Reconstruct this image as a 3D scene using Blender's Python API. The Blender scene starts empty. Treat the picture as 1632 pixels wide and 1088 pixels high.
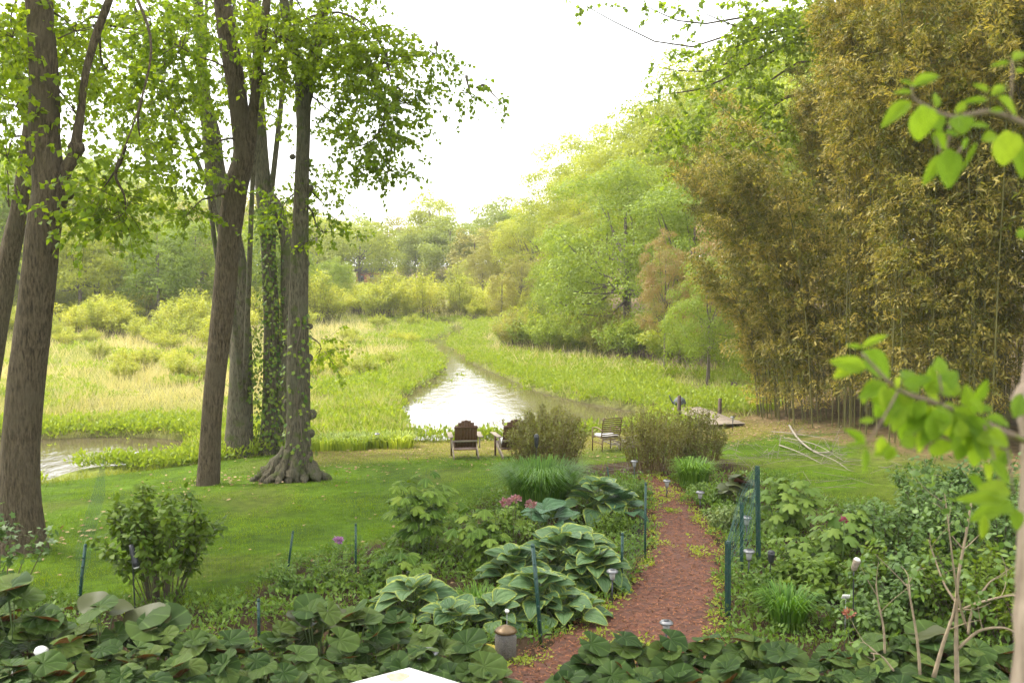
import bpy, math
import numpy as np
from mathutils import Vector, Matrix

# ------------------------------------------------------------------ camera, light, exposure
W, H, F = 1632.0, 1088.0, 1587.0
CZ = 5.8
PITCH = math.atan(124.0 / F)
sc = bpy.context.scene
cd = bpy.data.cameras.new("camera"); cam = bpy.data.objects.new("camera", cd)
sc.collection.objects.link(cam); sc.camera = cam
cam.location = (0, 0, CZ); cam.rotation_euler = (math.pi / 2 - PITCH, 0, 0)
cd.sensor_width = 36; cd.lens = 36 * F / W; cd.clip_start = 0.1; cd.clip_end = 3000
cd.dof.use_dof = True; cd.dof.focus_distance = 26; cd.dof.aperture_fstop = 2.8

SUN_EL, SUN_AZ = math.radians(56), math.radians(-62)      # azimuth from +Y towards +X
world = bpy.data.worlds.new("World"); sc.world = world; world.use_nodes = True
nt = world.node_tree; nt.nodes.clear()
sky = nt.nodes.new("ShaderNodeTexSky"); sky.sky_type = 'NISHITA'; sky.sun_disc = False
sky.sun_elevation = SUN_EL; sky.sun_rotation = SUN_AZ; sky.dust_density = 4; sky.air_density = 1.0
bg1 = nt.nodes.new("ShaderNodeBackground"); bg1.inputs[1].default_value = 0.05
nt.links.new(sky.outputs[0], bg1.inputs[0])
bg2 = nt.nodes.new("ShaderNodeBackground")                  # thin bright overcast over the blue
bg2.inputs[0].default_value = (1.0, 0.985, 0.95, 1); bg2.inputs[1].default_value = 0.62
ad = nt.nodes.new("ShaderNodeAddShader"); wo = nt.nodes.new("ShaderNodeOutputWorld")
nt.links.new(bg1.outputs[0], ad.inputs[0]); nt.links.new(bg2.outputs[0], ad.inputs[1])
nt.links.new(ad.outputs[0], wo.inputs[0])
sl = bpy.data.lights.new("sun", 'SUN'); sl.energy = 1.5; sl.angle = math.radians(12); sl.color = (1, .95, .86)
so = bpy.data.objects.new("sun", sl); sc.collection.objects.link(so)
sdir = Vector((math.sin(SUN_AZ) * math.cos(SUN_EL), math.cos(SUN_AZ) * math.cos(SUN_EL), math.sin(SUN_EL)))
so.rotation_euler = sdir.to_track_quat('Z', 'Y').to_euler(); so.location = (0, 0, 40)
vs = sc.view_settings; sc.display_settings.display_device = 'sRGB'
vs.view_transform = 'Standard'; vs.look = 'None'; vs.gamma = 1; vs.use_curve_mapping = False
vs.exposure = 1.98
cy = sc.cycles
cy.use_denoising = True; cy.max_bounces = 6; cy.diffuse_bounces = 3; cy.glossy_bounces = 2
cy.transmission_bounces = 3; cy.transparent_max_bounces = 4; cy.volume_bounces = 0
cy.use_adaptive_sampling = True; cy.adaptive_threshold = 0.02
cy.sample_clamp_indirect = 6

HAZE = 0.0004
rs = np.random.default_rng(11)
U = lambda a, b, n=None: rs.uniform(a, b, n)

# ------------------------------------------------------------------ pixel <-> world
cp, sp = math.cos(PITCH), math.sin(PITCH)
def ray(px, py):
    cx = (np.asarray(px, float) - 816) / F; cyy = (544 - np.asarray(py, float)) / F
    return cx, cyy * sp + cp, cyy * cp - sp
def P(px, py, Y):
    x, y, z = ray(px, py); t = Y / y
    return np.array([x * t, Y + 0 * x, CZ + z * t])
def Z0(px, py, z=0.0):
    x, y, dz = ray(px, py); t = (z - CZ) / dz
    return np.stack([x * t, y * t], -1)

def seg_dist(px, py, poly):
    """signed distance, inside negative"""
    x = np.asarray(px, float).ravel(); y = np.asarray(py, float).ravel()
    d = np.full(x.shape, 1e9); ins = np.zeros(x.shape, bool); n = len(poly)
    for i in range(n):
        ax, ay = poly[i]; bx, by = poly[(i + 1) % n]
        ex, ey = bx - ax, by - ay; L = ex * ex + ey * ey + 1e-12
        t = np.clip(((x - ax) * ex + (y - ay) * ey) / L, 0, 1)
        d = np.minimum(d, np.hypot(x - ax - t * ex, y - ay - t * ey))
        c = ((ay > y) != (by > y)) & (x < (bx - ax) * (y - ay) / (by - ay + 1e-12) + ax)
        ins ^= c
    return np.where(ins, -d, d).reshape(np.shape(px))

def vnoise(x, y, s, seed=0):
    """cheap smooth value noise"""
    x = np.asarray(x) / s; y = np.asarray(y) / s
    xi = np.floor(x).astype(np.int64); yi = np.floor(y).astype(np.int64); fx = x - xi; fy = y - yi
    fx = fx * fx * (3 - 2 * fx); fy = fy * fy * (3 - 2 * fy)
    def h(a, b):
        v = (a * 374761393 + b * 668265263 + seed * 1442695) & 0x7fffffff
        v = ((v ^ (v >> 13)) * 1274126177) & 0x7fffffff
        return ((v ^ (v >> 16)) & 0xffff) / 65535.0
    return (h(xi, yi) * (1 - fx) + h(xi + 1, yi) * fx) * (1 - fy) + (h(xi, yi + 1) * (1 - fx) + h(xi + 1, yi + 1) * fx) * fy

POND = [tuple(p) for p in Z0(*np.array([(640,703),(648,690),(640,664),(645,636),(674,616),(700,600),(712,588),(704,572),(690,560),(672,549),(684,545),(708,552),
        (726,563),(754,582),(796,600),(838,620),(880,632),(925,642),(960,648),(1000,655),(1040,664),(1030,676),(960,690),(880,700),(780,702),(700,706)], float).T)]
CREEK = [tuple(p) for p in Z0(*np.array([(672,549),(684,545),(705,538),(720,530),(715,523),(690,519),(660,516),(660,513),(700,515),(735,522),(745,531),(725,541),(705,551)], float).T)]
LAGOON = [tuple(p) for p in Z0(*np.array([(-500,760),(-200,720),(0,702),(95,700),(160,697),(250,699),(305,706),(330,718),(290,730),(240,742),(170,748),(110,757),(50,772),(-100,800),(-500,880)], float).T)]
def water_sd(x, y):
    return np.minimum(np.minimum(seg_dist(x, y, POND), seg_dist(x, y, CREEK)), seg_dist(x, y, LAGOON))
def Ys(x):
    return np.interp(x, [-60,-30,-18,-12.1,-9.1,-6,-3.1,2,7,10,13,20,60], [16,19,22,25.3,27.8,30.2,31.3,32.4,34.5,38,46,60,110])
def XR(y):
    return np.interp(y, [30,38,45,60,68,92,115,150,200], [13.5,13.5,13,9,6,2.5,-3,-12,-30])
def XL(y):
    return np.interp(y, [20,60,100,140,200], [-90,-75,-62,-40,-30])
def height(x, y):
    x = np.asarray(x, float); y = np.asarray(y, float)
    s = Ys(x) - y
    land = .16 + .085 * np.clip(s, 0, 9) + .03 * np.clip(s - 9, 0, 30) + .05 * (vnoise(x, y, 3.0, 3) - .5) * np.clip(s, 0, 1)
    marsh = .10 + .14 * (vnoise(x, y, 1.6, 1) - .4) + .12 * (vnoise(x, y, 6, 2) - .5)
    k = np.clip(s / .8 + .5, 0, 1); z = marsh * (1 - k) + land * k
    z = z + .07 * np.clip(x - XR(y), 0, 45) * (y > 33) * np.clip((y - 33) / 10, 0, 1)
    z = z + .05 * np.clip(y - 160, 0, 80)
    w = water_sd(x, y) + .35 * (vnoise(x, y, .9, 5) - .5)
    q = np.clip(.5 - w / .7, 0, 1); q = q * q * (3 - 2 * q)
    return z * (1 - q) - .45 * q
def ground_at(px, py):
    """point where the ray through a pixel meets the ground"""
    x, y, z = [float(v) for v in ray(px, py)]
    lo, hi, m = 3.0, 400.0, 60
    tt_ = 1 / np.linspace(1 / lo, 1 / hi, m)
    for _ in range(3):
        hgt = height(x * tt_, y * tt_); bad = np.nonzero(CZ + z * tt_ < hgt)[0]
        i = bad[0] if len(bad) else m - 1
        tt_ = np.linspace(tt_[max(i - 1, 0)], tt_[i], 24); m = 24
    t = tt_[-1]
    return np.array([x * t, y * t, CZ + z * t])
def gz(x, y): return float(height(np.array([x], float), np.array([y], float))[0])

# ------------------------------------------------------------------ mesh helpers
C = sc.collection
class MB:
    def __init__(s): s.V = []; s.Fs = []; s.T = []; s.E = []; s.n = 0
    def add(s, V, Fs, t=.5, e=0.):
        V = np.asarray(V, float)
        if not isinstance(Fs, list): Fs = [Fs]
        for f in Fs: s.Fs.append(np.asarray(f, np.int64) + s.n)
        s.V.append(V); s.n += len(V)
        s.T.append(np.broadcast_to(np.asarray(t, float), (len(V),))); s.E.append(np.broadcast_to(np.asarray(e, float), (len(V),)))
        return s
    def mesh(s, name, mat, org=(0, 0, 0), smooth=False):
        V = np.concatenate(s.V) - np.asarray(org); me = bpy.data.meshes.new(name)
        me.vertices.add(len(V)); me.vertices.foreach_set('co', V.astype(np.float32).ravel())
        lp = np.concatenate([f.ravel() for f in s.Fs]); cnt = np.concatenate([np.full(len(f), f.shape[1]) for f in s.Fs])
        me.loops.add(len(lp)); me.loops.foreach_set('vertex_index', lp.astype(np.int32))
        me.polygons.add(len(cnt)); me.polygons.foreach_set('loop_start', np.concatenate([[0], np.cumsum(cnt)[:-1]]).astype(np.int32))
        if smooth: me.polygons.foreach_set('use_smooth', np.ones(len(cnt), bool))
        a = me.attributes.new('tint', 'FLOAT', 'POINT'); a.data.foreach_set('value', np.concatenate(s.T).astype(np.float32))
        E = np.concatenate(s.E)
        if E.any():
            a = me.attributes.new('edge', 'FLOAT', 'POINT'); a.data.foreach_set('value', E.astype(np.float32))
        me.update(calc_edges=True)
        if mat: me.materials.append(mat)
        return me
    def build(s, name, mat, parent=None, org=None, smooth=False, **props):
        if org is None: org = tuple(parent.location) if parent is not None else (0, 0, 0)
        return link(name, s.mesh(name, mat, org, smooth), parent, **props)
def link(name, me, parent=None, **props):
    o = bpy.data.objects.new(name, me); C.objects.link(o)
    if parent is not None: o.parent = parent
    for k, v in props.items():
        if v is not None: o[k] = v
    return o
def thing(name, label, cat, loc=(0, 0, 0), group=None, rz=0.):
    o = bpy.data.objects.new(name, None); C.objects.link(o); o.location = tuple(float(v) for v in loc)
    o.rotation_euler = (0, 0, rz); o.empty_display_size = .2
    o['label'] = label; o['category'] = cat
    if group: o['group'] = group
    return o
def dup(root, loc, rz=0., scale=1., label=None, group=None):
    r = root.copy(); C.objects.link(r); r.location = tuple(float(v) for v in loc); r.rotation_euler = (0, 0, rz)
    r.scale = (scale,) * 3 if np.isscalar(scale) else tuple(scale)
    if label: r['label'] = label
    if group: r['group'] = group
    for ch in root.children:
        c = ch.copy(); C.objects.link(c); c.parent = r
        for g in ch.children:
            d = g.copy(); C.objects.link(d); d.parent = c
    return r
def norm(a): return a / (np.linalg.norm(a, axis=-1, keepdims=True) + 1e-9)
def runit(n):
    return norm(rs.normal(size=(n, 3)))
def scat(mb, T, Fs, pos, D, N, s, tint, e=None):
    """copies of a template: local y along D, local z along N"""
    pos = np.asarray(pos, float); n = len(pos)
    D = norm(np.broadcast_to(D, (n, 3)) + 0.); X = norm(np.cross(D, np.broadcast_to(N, (n, 3)) + 1e-4)); Z = np.cross(X, D)
    s = np.broadcast_to(np.asarray(s, float).reshape(-1, 1) if np.ndim(s) < 2 else s, (n, 3))
    T = np.asarray(T, float); k = len(T)
    V = (pos[:, None] + (T[None, :, 0:1] * s[:, None, 0:1]) * X[:, None] + (T[None, :, 1:2] * s[:, None, 1:2]) * D[:, None]
         + (T[None, :, 2:3] * s[:, None, 2:3]) * Z[:, None]).reshape(-1, 3)
    off = (np.arange(n) * k)[:, None, None]
    FF = [(np.asarray(f)[None] + off).reshape(-1, np.asarray(f).shape[1]) for f in (Fs if isinstance(Fs, list) else [Fs])]
    mb.add(V, FF, np.repeat(np.broadcast_to(tint, (n,)), k), 0 if e is None else np.tile(e, n))
def scatz(mb, V0, F0, T0, pos, yaw, s, dt):
    """copies of a ready clump turned about z"""
    n = len(pos); c, si = np.cos(yaw), np.sin(yaw); s = np.broadcast_to(s, (n,))
    x = V0[None, :, 0] * c[:, None] - V0[None, :, 1] * si[:, None]; y = V0[None, :, 0] * si[:, None] + V0[None, :, 1] * c[:, None]
    V = np.stack([x, y, np.broadcast_to(V0[None, :, 2], x.shape)], -1) * s[:, None, None] + np.asarray(pos)[:, None]
    k = len(V0); off = (np.arange(n) * k)[:, None, None]
    mb.add(V.reshape(-1, 3), [(f[None] + off).reshape(-1, f.shape[1]) for f in F0], (T0[None] + dt[:, None]).ravel())
def packed(mb): return np.concatenate(mb.V), mb.Fs, np.concatenate(mb.T)
def spline(pts, n):
    pts = np.asarray(pts, float); m = len(pts)
    if m < 3: return pts[0] + (pts[-1] - pts[0]) * np.linspace(0, 1, n)[:, None]
    t = np.linspace(0, m - 1 - 1e-6, n); i = t.astype(int); f = (t - i)[:, None]
    g = lambda j: pts[np.clip(j, 0, m - 1)]
    a, b, c, d = g(i - 1), g(i), g(i + 1), g(i + 2)
    return .5 * (2 * b + (c - a) * f + (2 * a - 5 * b + 4 * c - d) * f ** 2 + (3 * b - a - 3 * c + d) * f ** 3)
def tube(mb, pts, rad, k=6, t=.5, caps=True, rough=0., flare=None):
    pts = np.asarray(pts, float); n = len(pts); rad = np.broadcast_to(np.asarray(rad, float), (n,))
    T = norm(np.gradient(pts, axis=0)); ref = np.array([0, 1., 0]) if abs(T[0][1]) < .9 else np.array([1., 0, 0])
    A = norm(ref - T * (T @ ref)[:, None]); B = np.cross(T, A)
    th = np.linspace(0, 2 * math.pi, k, endpoint=False)
    R = rad[:, None] * np.ones(k)
    if rough:
        for q in range(1, 5):
            ph = U(0, 6.28); w = U(.4, 1.6); R = R * (1 + rough / q ** .7 * np.sin((q + 1) * th[None] + ph + w * np.arange(n)[:, None] * .35 * q ** .5))
        R = R * (1 + rough * .5 * rs.normal(size=R.shape) * .5)
    if flare is not None: R = R * flare(np.arange(n)[:, None] / (n - 1), th[None])
    V = pts[:, None] + R[..., None] * (np.cos(th)[None, :, None] * A[:, None] + np.sin(th)[None, :, None] * B[:, None])
    i = np.arange(n - 1)[:, None]; j = np.arange(k)[None]; j2 = (j + 1) % k
    Q = np.stack([i * k + j + 0 * j2, i * k + j2, (i + 1) * k + j2, (i + 1) * k + j], -1).reshape(-1, 4)
    Fs = [Q]
    if caps: Fs.append(np.arange(k)[None] + (n - 1) * k); Fs.append(np.arange(k)[None][:, ::-1])
    mb.add(V.reshape(-1, 3), Fs, t); return mb
BOXF = np.array([(0,3,2,1),(4,5,6,7),(0,1,5,4),(1,2,6,5),(2,3,7,6),(3,0,4,7)])
def box(mb, c, s, M=None, t=.5, taper=1.):
    """box by centre and size, optional 3x3 turn about the centre; edges lightly bevelled by inset rings"""
    s = np.asarray(s, float) / 2; b = min(s) * .12; V = []
    for z, q in ((-s[2], b), (-s[2] + b, 0), (s[2] - b, 0), (s[2], b)):
        k = taper if z > 0 else 1.
        V += [(-(s[0]-q)*k, -(s[1]-q)*k, z), ((s[0]-q)*k, -(s[1]-q)*k, z), ((s[0]-q)*k, (s[1]-q)*k, z), (-(s[0]-q)*k, (s[1]-q)*k, z)]
    V = np.array(V)
    if M is not None: V = V @ np.asarray(M).T
    Fs = [(0, 3, 2, 1), (12, 13, 14, 15)]
    for r in range(3):
        for j in range(4): Fs.append((r*4+j, r*4+(j+1)%4, r*4+4+(j+1)%4, r*4+4+j))
    mb.add(V + np.asarray(c), np.array(Fs), t); return mb
def lathe(mb, prof, c=(0, 0, 0), k=14, M=None, t=.5):
    prof = np.asarray(prof, float); n = len(prof); th = np.linspace(0, 2 * math.pi, k, endpoint=False)
    V = np.stack([prof[:, 0:1] * np.cos(th), prof[:, 0:1] * np.sin(th), prof[:, 1:2] + 0 * th], -1).reshape(-1, 3)
    if M is not None: V = V @ np.asarray(M).T
    i = np.arange(n - 1)[:, None]; j = np.arange(k)[None]; j2 = (j + 1) % k
    mb.add(V + np.asarray(c), [np.stack([i*k+j, i*k+j2, (i+1)*k+j2, (i+1)*k+j], -1).reshape(-1, 4), np.arange(k)[None] + (n-1)*k, np.arange(k)[None][:, ::-1]], t)
    return mb
def Rz(a): c, s = math.cos(a), math.sin(a); return np.array([[c,-s,0],[s,c,0],[0,0,1.]])
def Rx(a): c, s = math.cos(a), math.sin(a); return np.array([[1.,0,0],[0,c,-s],[0,s,c]])
def Ry(a): c, s = math.cos(a), math.sin(a); return np.array([[c,0,s],[0,1.,0],[-s,0,c]])

# leaf templates
LEAF = np.array([(0,0,0),(.27,.42,.05),(.0,1,-.06),(-.27,.42,.05)]); LEAF_F = np.array([(0,1,2),(0,2,3)])
OVAL = np.array([(0,0,0),(.24,.22,.05),(.30,.52,.06),(.18,.82,.0),(0,1,-.06),(-.18,.82,.0),(-.30,.52,.06),(-.24,.22,.05)]); OVAL_F = [np.array([(0,1,7)]), np.array([(1,2,6,7),(2,3,5,6)]), np.array([(3,4,5)])]
MAPLE = np.array([(0,0,0),(.40,.08,.03),(.24,.36,0),(.52,.62,-.05),(.18,.66,0),(0,1,-.08),(-.18,.66,0),(-.52,.62,-.05),(-.24,.36,0),(-.40,.08,.03)])
MAPLE_F = [np.array([(0,1,2),(2,3,4),(4,5,6),(6,7,8),(8,9,0)]), np.array([(0,2,4,6),])[:, :], np.array([(0,6,8)])]
BLADE = np.array([(-.5,0,0),(.5,0,0),(.38,.5,-.03),(-.38,.5,-.03),(0,1,-.22)]); BLADE_F = [np.array([(0,1,2,3)]), np.array([(3,2,4)])]
SPIKE = np.array([(-.5,0,0),(.5,0,0),(0,1,-.1)]); SPIKE_F = np.array([(0,1,2)])

# ------------------------------------------------------------------ materials
MATS = {}
def nodes(name):
    m = bpy.data.materials.new(name); m.use_nodes = True; n = m.node_tree; n.nodes.clear()
    o = n.nodes.new('ShaderNodeOutputMaterial'); return m, n, o
def mixc(n, f, a, b, bt='MIX'):
    x = n.nodes.new('ShaderNodeMix'); x.data_type = 'RGBA'; x.blend_type = bt
    for i, v in ((0, f), (6, a), (7, b)):
        if isinstance(v, (int, float)): x.inputs[i].default_value = v
        elif isinstance(v, tuple): x.inputs[i].default_value = (*v, 1)
        else: n.links.new(v, x.inputs[i])
    return x.outputs[2]
def math_(n, op, a, b=None, clamp=False):
    x = n.nodes.new('ShaderNodeMath'); x.operation = op; x.use_clamp = clamp
    for i, v in ((0, a), (1, b)):
        if v is None: continue
        if isinstance(v, (int, float)): x.inputs[i].default_value = v
        else: n.links.new(v, x.inputs[i])
    return x.outputs[0]
def noise(n, scale, detail=4, vec=None, coord='Object', stretch=None, rough=.55):
    tc = n.nodes.new('ShaderNodeTexCoord'); v = tc.outputs[coord]
    if stretch:
        mp = n.nodes.new('ShaderNodeMapping'); mp.inputs['Scale'].default_value = stretch; n.links.new(v, mp.inputs[0]); v = mp.outputs[0]
    t = n.nodes.new('ShaderNodeTexNoise'); t.inputs['Scale'].default_value = scale; t.inputs['Detail'].default_value = detail; t.inputs['Roughness'].default_value = rough
    n.links.new(v, t.inputs[0]); return t.outputs['Fac']
def ramp(n, f, stops):
    r = n.nodes.new('ShaderNodeValToRGB'); n.links.new(f, r.inputs[0]); e = r.color_ramp.elements
    while len(e) < len(stops): e.new(.5)
    for q, (p, c) in zip(e, stops): q.position = p; q.color = (*c, 1) if len(c) == 3 else c
    return r.outputs[0]
def leafmat(name, a, b, tr=.35, rough=.5, back=None, edge=None, objvar=.25, spec=.3, veins=None):
    if name in MATS: return MATS[name]
    m, n, o = nodes(name)
    at = n.nodes.new('ShaderNodeAttribute'); at.attribute_name = 'tint'
    col = mixc(n, at.outputs['Fac'], a, b)
    if edge:
        ae = n.nodes.new('ShaderNodeAttribute'); ae.attribute_name = 'edge'
        f = math_(n, 'ADD', ae.outputs['Fac'], math_(n, 'MULTIPLY', math_(n, 'SUBTRACT', noise(n, 9, 2), .5), .55))
        col = mixc(n, ramp(n, f, [(.72, (0,0,0)), (.92, (1,1,1))]), col, edge)
    oi = n.nodes.new('ShaderNodeObjectInfo')
    hv = n.nodes.new('ShaderNodeHueSaturation'); n.links.new(col, hv.inputs['Color'])
    n.links.new(math_(n, 'ADD', math_(n, 'MULTIPLY', oi.outputs['Random'], objvar), 1 - objvar / 2), hv.inputs['Value'])
    n.links.new(math_(n, 'ADD', math_(n, 'MULTIPLY', oi.outputs['Random'], -.06 * objvar), .5 + .02 * objvar), hv.inputs['Hue'])
    col = hv.outputs[0]
    if back:
        g = n.nodes.new('ShaderNodeNewGeometry'); col = mixc(n, g.outputs['Backfacing'], col, back)
    hgt = None
    if veins:
        tc = n.nodes.new('ShaderNodeTexCoord'); sx = n.nodes.new('ShaderNodeSeparateXYZ'); n.links.new(tc.outputs['Object'], sx.inputs[0])
        if veins == 'radial':
            an = math_(n, 'ARCTAN2', sx.outputs[0], math_(n, 'ADD', sx.outputs[1], .02)); w = math_(n, 'ABSOLUTE', math_(n, 'SINE', math_(n, 'MULTIPLY', an, 4.5)))
        elif veins == 'parallel':
            w = math_(n, 'ABSOLUTE', math_(n, 'SINE', math_(n, 'DIVIDE', math_(n, 'MULTIPLY', sx.outputs[0], 9.), math_(n, 'ADD', math_(n, 'MULTIPLY', math_(n, 'MULTIPLY', sx.outputs[1], math_(n, 'SUBTRACT', 1.02, sx.outputs[1])), 2.0), .12))))
        else:
            w = math_(n, 'ABSOLUTE', math_(n, 'SINE', math_(n, 'ADD', math_(n, 'MULTIPLY', sx.outputs[1], 26.), math_(n, 'MULTIPLY', math_(n, 'ABSOLUTE', sx.outputs[0]), -30.))))
        vf = ramp(n, w, [(.0, (1,1,1)), (.28, (0,0,0))]); col = mixc(n, math_(n, 'MULTIPLY', vf, .45), col, tuple(min(1, c * 1.9 + .02) for c in b))
        col = mixc(n, math_(n, 'MULTIPLY', ramp(n, noise(n, 3.5, 4), [(.45, (0,0,0)), (.75, (1,1,1))]), .5), col, tuple(c * .45 for c in a)); hgt = w
    p = n.nodes.new('ShaderNodeBsdfPrincipled'); n.links.new(col, p.inputs['Base Color']); p.inputs['Roughness'].default_value = rough
    p.inputs['Specular IOR Level'].default_value = spec
    if hgt is not None:
        bp = n.nodes.new('ShaderNodeBump'); bp.inputs['Strength'].default_value = .5; bp.inputs['Distance'].default_value = .02; n.links.new(hgt, bp.inputs['Height']); n.links.new(bp.outputs[0], p.inputs['Normal'])
    t = n.nodes.new('ShaderNodeBsdfTranslucent'); n.links.new(mixc(n, 1., col, (1.5, 1.45, .7), 'MULTIPLY'), t.inputs[0])
    mx = n.nodes.new('ShaderNodeMixShader'); mx.inputs[0].default_value = tr
    n.links.new(p.outputs[0], mx.inputs[1]); n.links.new(t.outputs[0], mx.inputs[2]); n.links.new(mx.outputs[0], o.inputs[0])
    MATS[name] = m; return m
def plain(name, a, b=None, rough=.6, scale=12, stretch=None, bump=.2, metal=0., dirt=None):
    if name in MATS: return MATS[name]
    m, n, o = nodes(name); b = b or tuple(c * .65 for c in a)
    f = noise(n, scale, 5, stretch=stretch)
    col = mixc(n, ramp(n, f, [(.3, (0,0,0)), (.7, (1,1,1))]), a, b)
    if dirt: col = mixc(n, ramp(n, noise(n, 7, 6), [(.58, (0,0,0)), (.68, (1,1,1))]), col, dirt)
    p = n.nodes.new('ShaderNodeBsdfPrincipled'); n.links.new(col, p.inputs['Base Color']); p.inputs['Roughness'].default_value = rough; p.inputs['Metallic'].default_value = metal
    bp = n.nodes.new('ShaderNodeBump'); bp.inputs['Strength'].default_value = bump; bp.inputs['Distance'].default_value = .02
    n.links.new(f, bp.inputs['Height']); n.links.new(bp.outputs[0], p.inputs['Normal'])
    n.links.new(p.outputs[0], o.inputs[0]); MATS[name] = m; return m
def bark(name, a, b, c, moss=None, furrow=1.):
    m, n, o = nodes(name)
    f1 = noise(n, 7, 7, stretch=(4.2, 4.2, .8), rough=.72); f2 = noise(n, 2.2, 4); f3 = noise(n, 40, 4, stretch=(1, 1, .4))
    col = mixc(n, ramp(n, f1, [(.40, (0,0,0)), (.57, (1,1,1))]), a, b); col = mixc(n, ramp(n, f2, [(.4, (0,0,0)), (.75, (1,1,1))]), col, c)
    if moss: col = mixc(n, ramp(n, noise(n, 3.1, 5), [(.55, (0,0,0)), (.66, (.85,.85,.85))]), col, moss)
    p = n.nodes.new('ShaderNodeBsdfPrincipled'); n.links.new(col, p.inputs['Base Color']); p.inputs['Roughness'].default_value = .9; p.inputs['Specular IOR Level'].default_value = .15
    bp = n.nodes.new('ShaderNodeBump'); bp.inputs['Strength'].default_value = furrow; bp.inputs['Distance'].default_value = .11
    n.links.new(math_(n, 'ADD', f1, math_(n, 'MULTIPLY', f3, .3)), bp.inputs['Height']); n.links.new(bp.outputs[0], p.inputs['Normal'])
    n.links.new(p.outputs[0], o.inputs[0]); return m

bark_brown = bark('bark_brown', (.045,.034,.020), (.155,.118,.072), (.125,.10,.062))
bark_grey = bark('bark_grey', (.05,.042,.028), (.18,.155,.10), (.13,.125,.08), moss=(.085,.11,.025))
bark_far = plain('bark_far', (.15,.12,.09), (.08,.065,.05), rough=.9, scale=5)
twig_m = plain('twig', (.11,.085,.05), (.06,.045,.03), rough=.85, scale=20)
stem_green = plain('stem_green', (.10,.16,.04), (.07,.11,.03), scale=20)
stem_pale = plain('stem_pale', (.33,.25,.16), (.20,.15,.10), scale=14, rough=.8)
m_canopy = leafmat('canopy_leaf', (.12,.19,.012), (.25,.33,.02), tr=.62)
m_maple = leafmat('maple_leaf', (.14,.205,.022), (.27,.345,.045), tr=.45)
m_oak = leafmat('oak_leaf', (.20,.25,.025), (.36,.39,.05), tr=.45)
m_olive = leafmat('olive_leaf', (.19,.19,.03), (.32,.31,.07), tr=.4)
m_forest = leafmat('forest_leaf', (.16,.21,.03), (.30,.35,.055), tr=.4)
m_pine = leafmat('fir_leaf', (.14,.19,.045), (.25,.29,.08), tr=.35)
m_tan = leafmat('tan_leaf', (.28,.16,.07), (.30,.28,.09), tr=.35)
m_marshrub = leafmat('marsh_shrub_leaf', (.24,.29,.03), (.42,.43,.06), tr=.45)
m_bamboo = leafmat('bamboo_leaf', (.10,.115,.014), (.38,.32,.075), tr=.38, rough=.5, objvar=.5)
m_weed = leafmat('weed_leaf', (.16,.24,.02), (.32,.38,.045), tr=.4)
m_reed = leafmat('reed_blade', (.24,.29,.045), (.62,.52,.30), tr=.3)
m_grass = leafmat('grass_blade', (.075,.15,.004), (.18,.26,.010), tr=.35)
m_grass2 = leafmat('grass_blade_sunny', (.14,.20,.018), (.30,.31,.05), tr=.35)  # rough yellower grass, with sunlit brightness put into its colour
m_cover = leafmat('cover_leaf', (.06,.13,.015), (.17,.26,.04), tr=.35)
m_butter = leafmat('butterbur_leaf', (.026,.058,.010), (.060,.105,.018), tr=.2, rough=.6, back=(.085,.035,.015), objvar=.9, spec=.14, veins='radial')
m_hosta_v = leafmat('hosta_variegated', (.060,.125,.045), (.10,.175,.065), tr=.15, rough=.5, edge=(.27,.33,.05), objvar=.5, spec=.25, veins='parallel')
m_hosta_b = leafmat('hosta_blue', (.04,.10,.042), (.07,.135,.06), tr=.12, rough=.55, spec=.2, veins='parallel', objvar=.3)
m_lobed = leafmat('lobed_leaf', (.055,.115,.012), (.12,.19,.022), tr=.3, rough=.6, spec=.15, objvar=.6, veins='radial')
m_lobed2 = leafmat('lobed_leaf_pale', (.075,.14,.02), (.15,.23,.04), tr=.3, objvar=.4, spec=.15)
m_shrub = leafmat('shrub_leaf', (.05,.10,.008), (.12,.18,.015), tr=.35, spec=.2)
m_rose = leafmat('rose_leaf', (.05,.105,.018), (.12,.20,.045), tr=.3, spec=.35, rough=.5)
m_pale = leafmat('pale_feather_leaf', (.16,.22,.06), (.30,.36,.14), tr=.3)
m_ivy = leafmat('ivy_leaf', (.05,.12,.012), (.22,.28,.03), tr=.4)
m_willow = leafmat('willow_leaf', (.09,.085,.02), (.20,.21,.045), tr=.35)
m_clump = leafmat('clump_grass', (.05,.13,.012), (.15,.28,.03), tr=.35)
m_redleaf = leafmat('dark_red_leaf', (.04,.045,.015), (.075,.10,.02), tr=.15, back=(.09,.03,.02))
m_near = leafmat('near_leaf', (.14,.27,.012), (.28,.40,.04), tr=.5, rough=.5, objvar=.5, veins='pinnate')
m_yellow = leafmat('yellow_leaf', (.45,.36,.03), (.5,.4,.05), tr=.3)
m_pink = leafmat('pink_petal', (.20,.07,.09), (.34,.18,.20), tr=.3)
m_purple = leafmat('purple_petal', (.32,.14,.36), (.42,.22,.45), tr=.3)
m_culm = plain('culm', (.17,.15,.04), (.07,.075,.02), scale=3, rough=.45, stretch=(1,1,.5))
m_mulch = plain('mulch', (.14,.047,.023), (.05,.02,.012), scale=9, rough=.9, bump=.8)
m_chip = leafmat('bark_chip', (.05,.020,.010), (.30,.118,.052), tr=0., rough=.85)
m_litter = leafmat('dry_leaf', (.16,.09,.04), (.34,.25,.13), tr=.1, rough=.8)
m_post = plain('post_green', (.010,.055,.040), (.007,.035,.028), rough=.4, scale=30, bump=.05)
m_net = plain('net_green', (.02,.085,.06), (.015,.06,.05), rough=.5, scale=30, bump=0)
m_black = plain('black_plastic', (.018,.02,.024), (.03,.03,.035), rough=.35, bump=.02)
m_steel = plain('steel', (.26,.26,.26), (.16,.16,.165), rough=.4, metal=.8, bump=.02)
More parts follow.
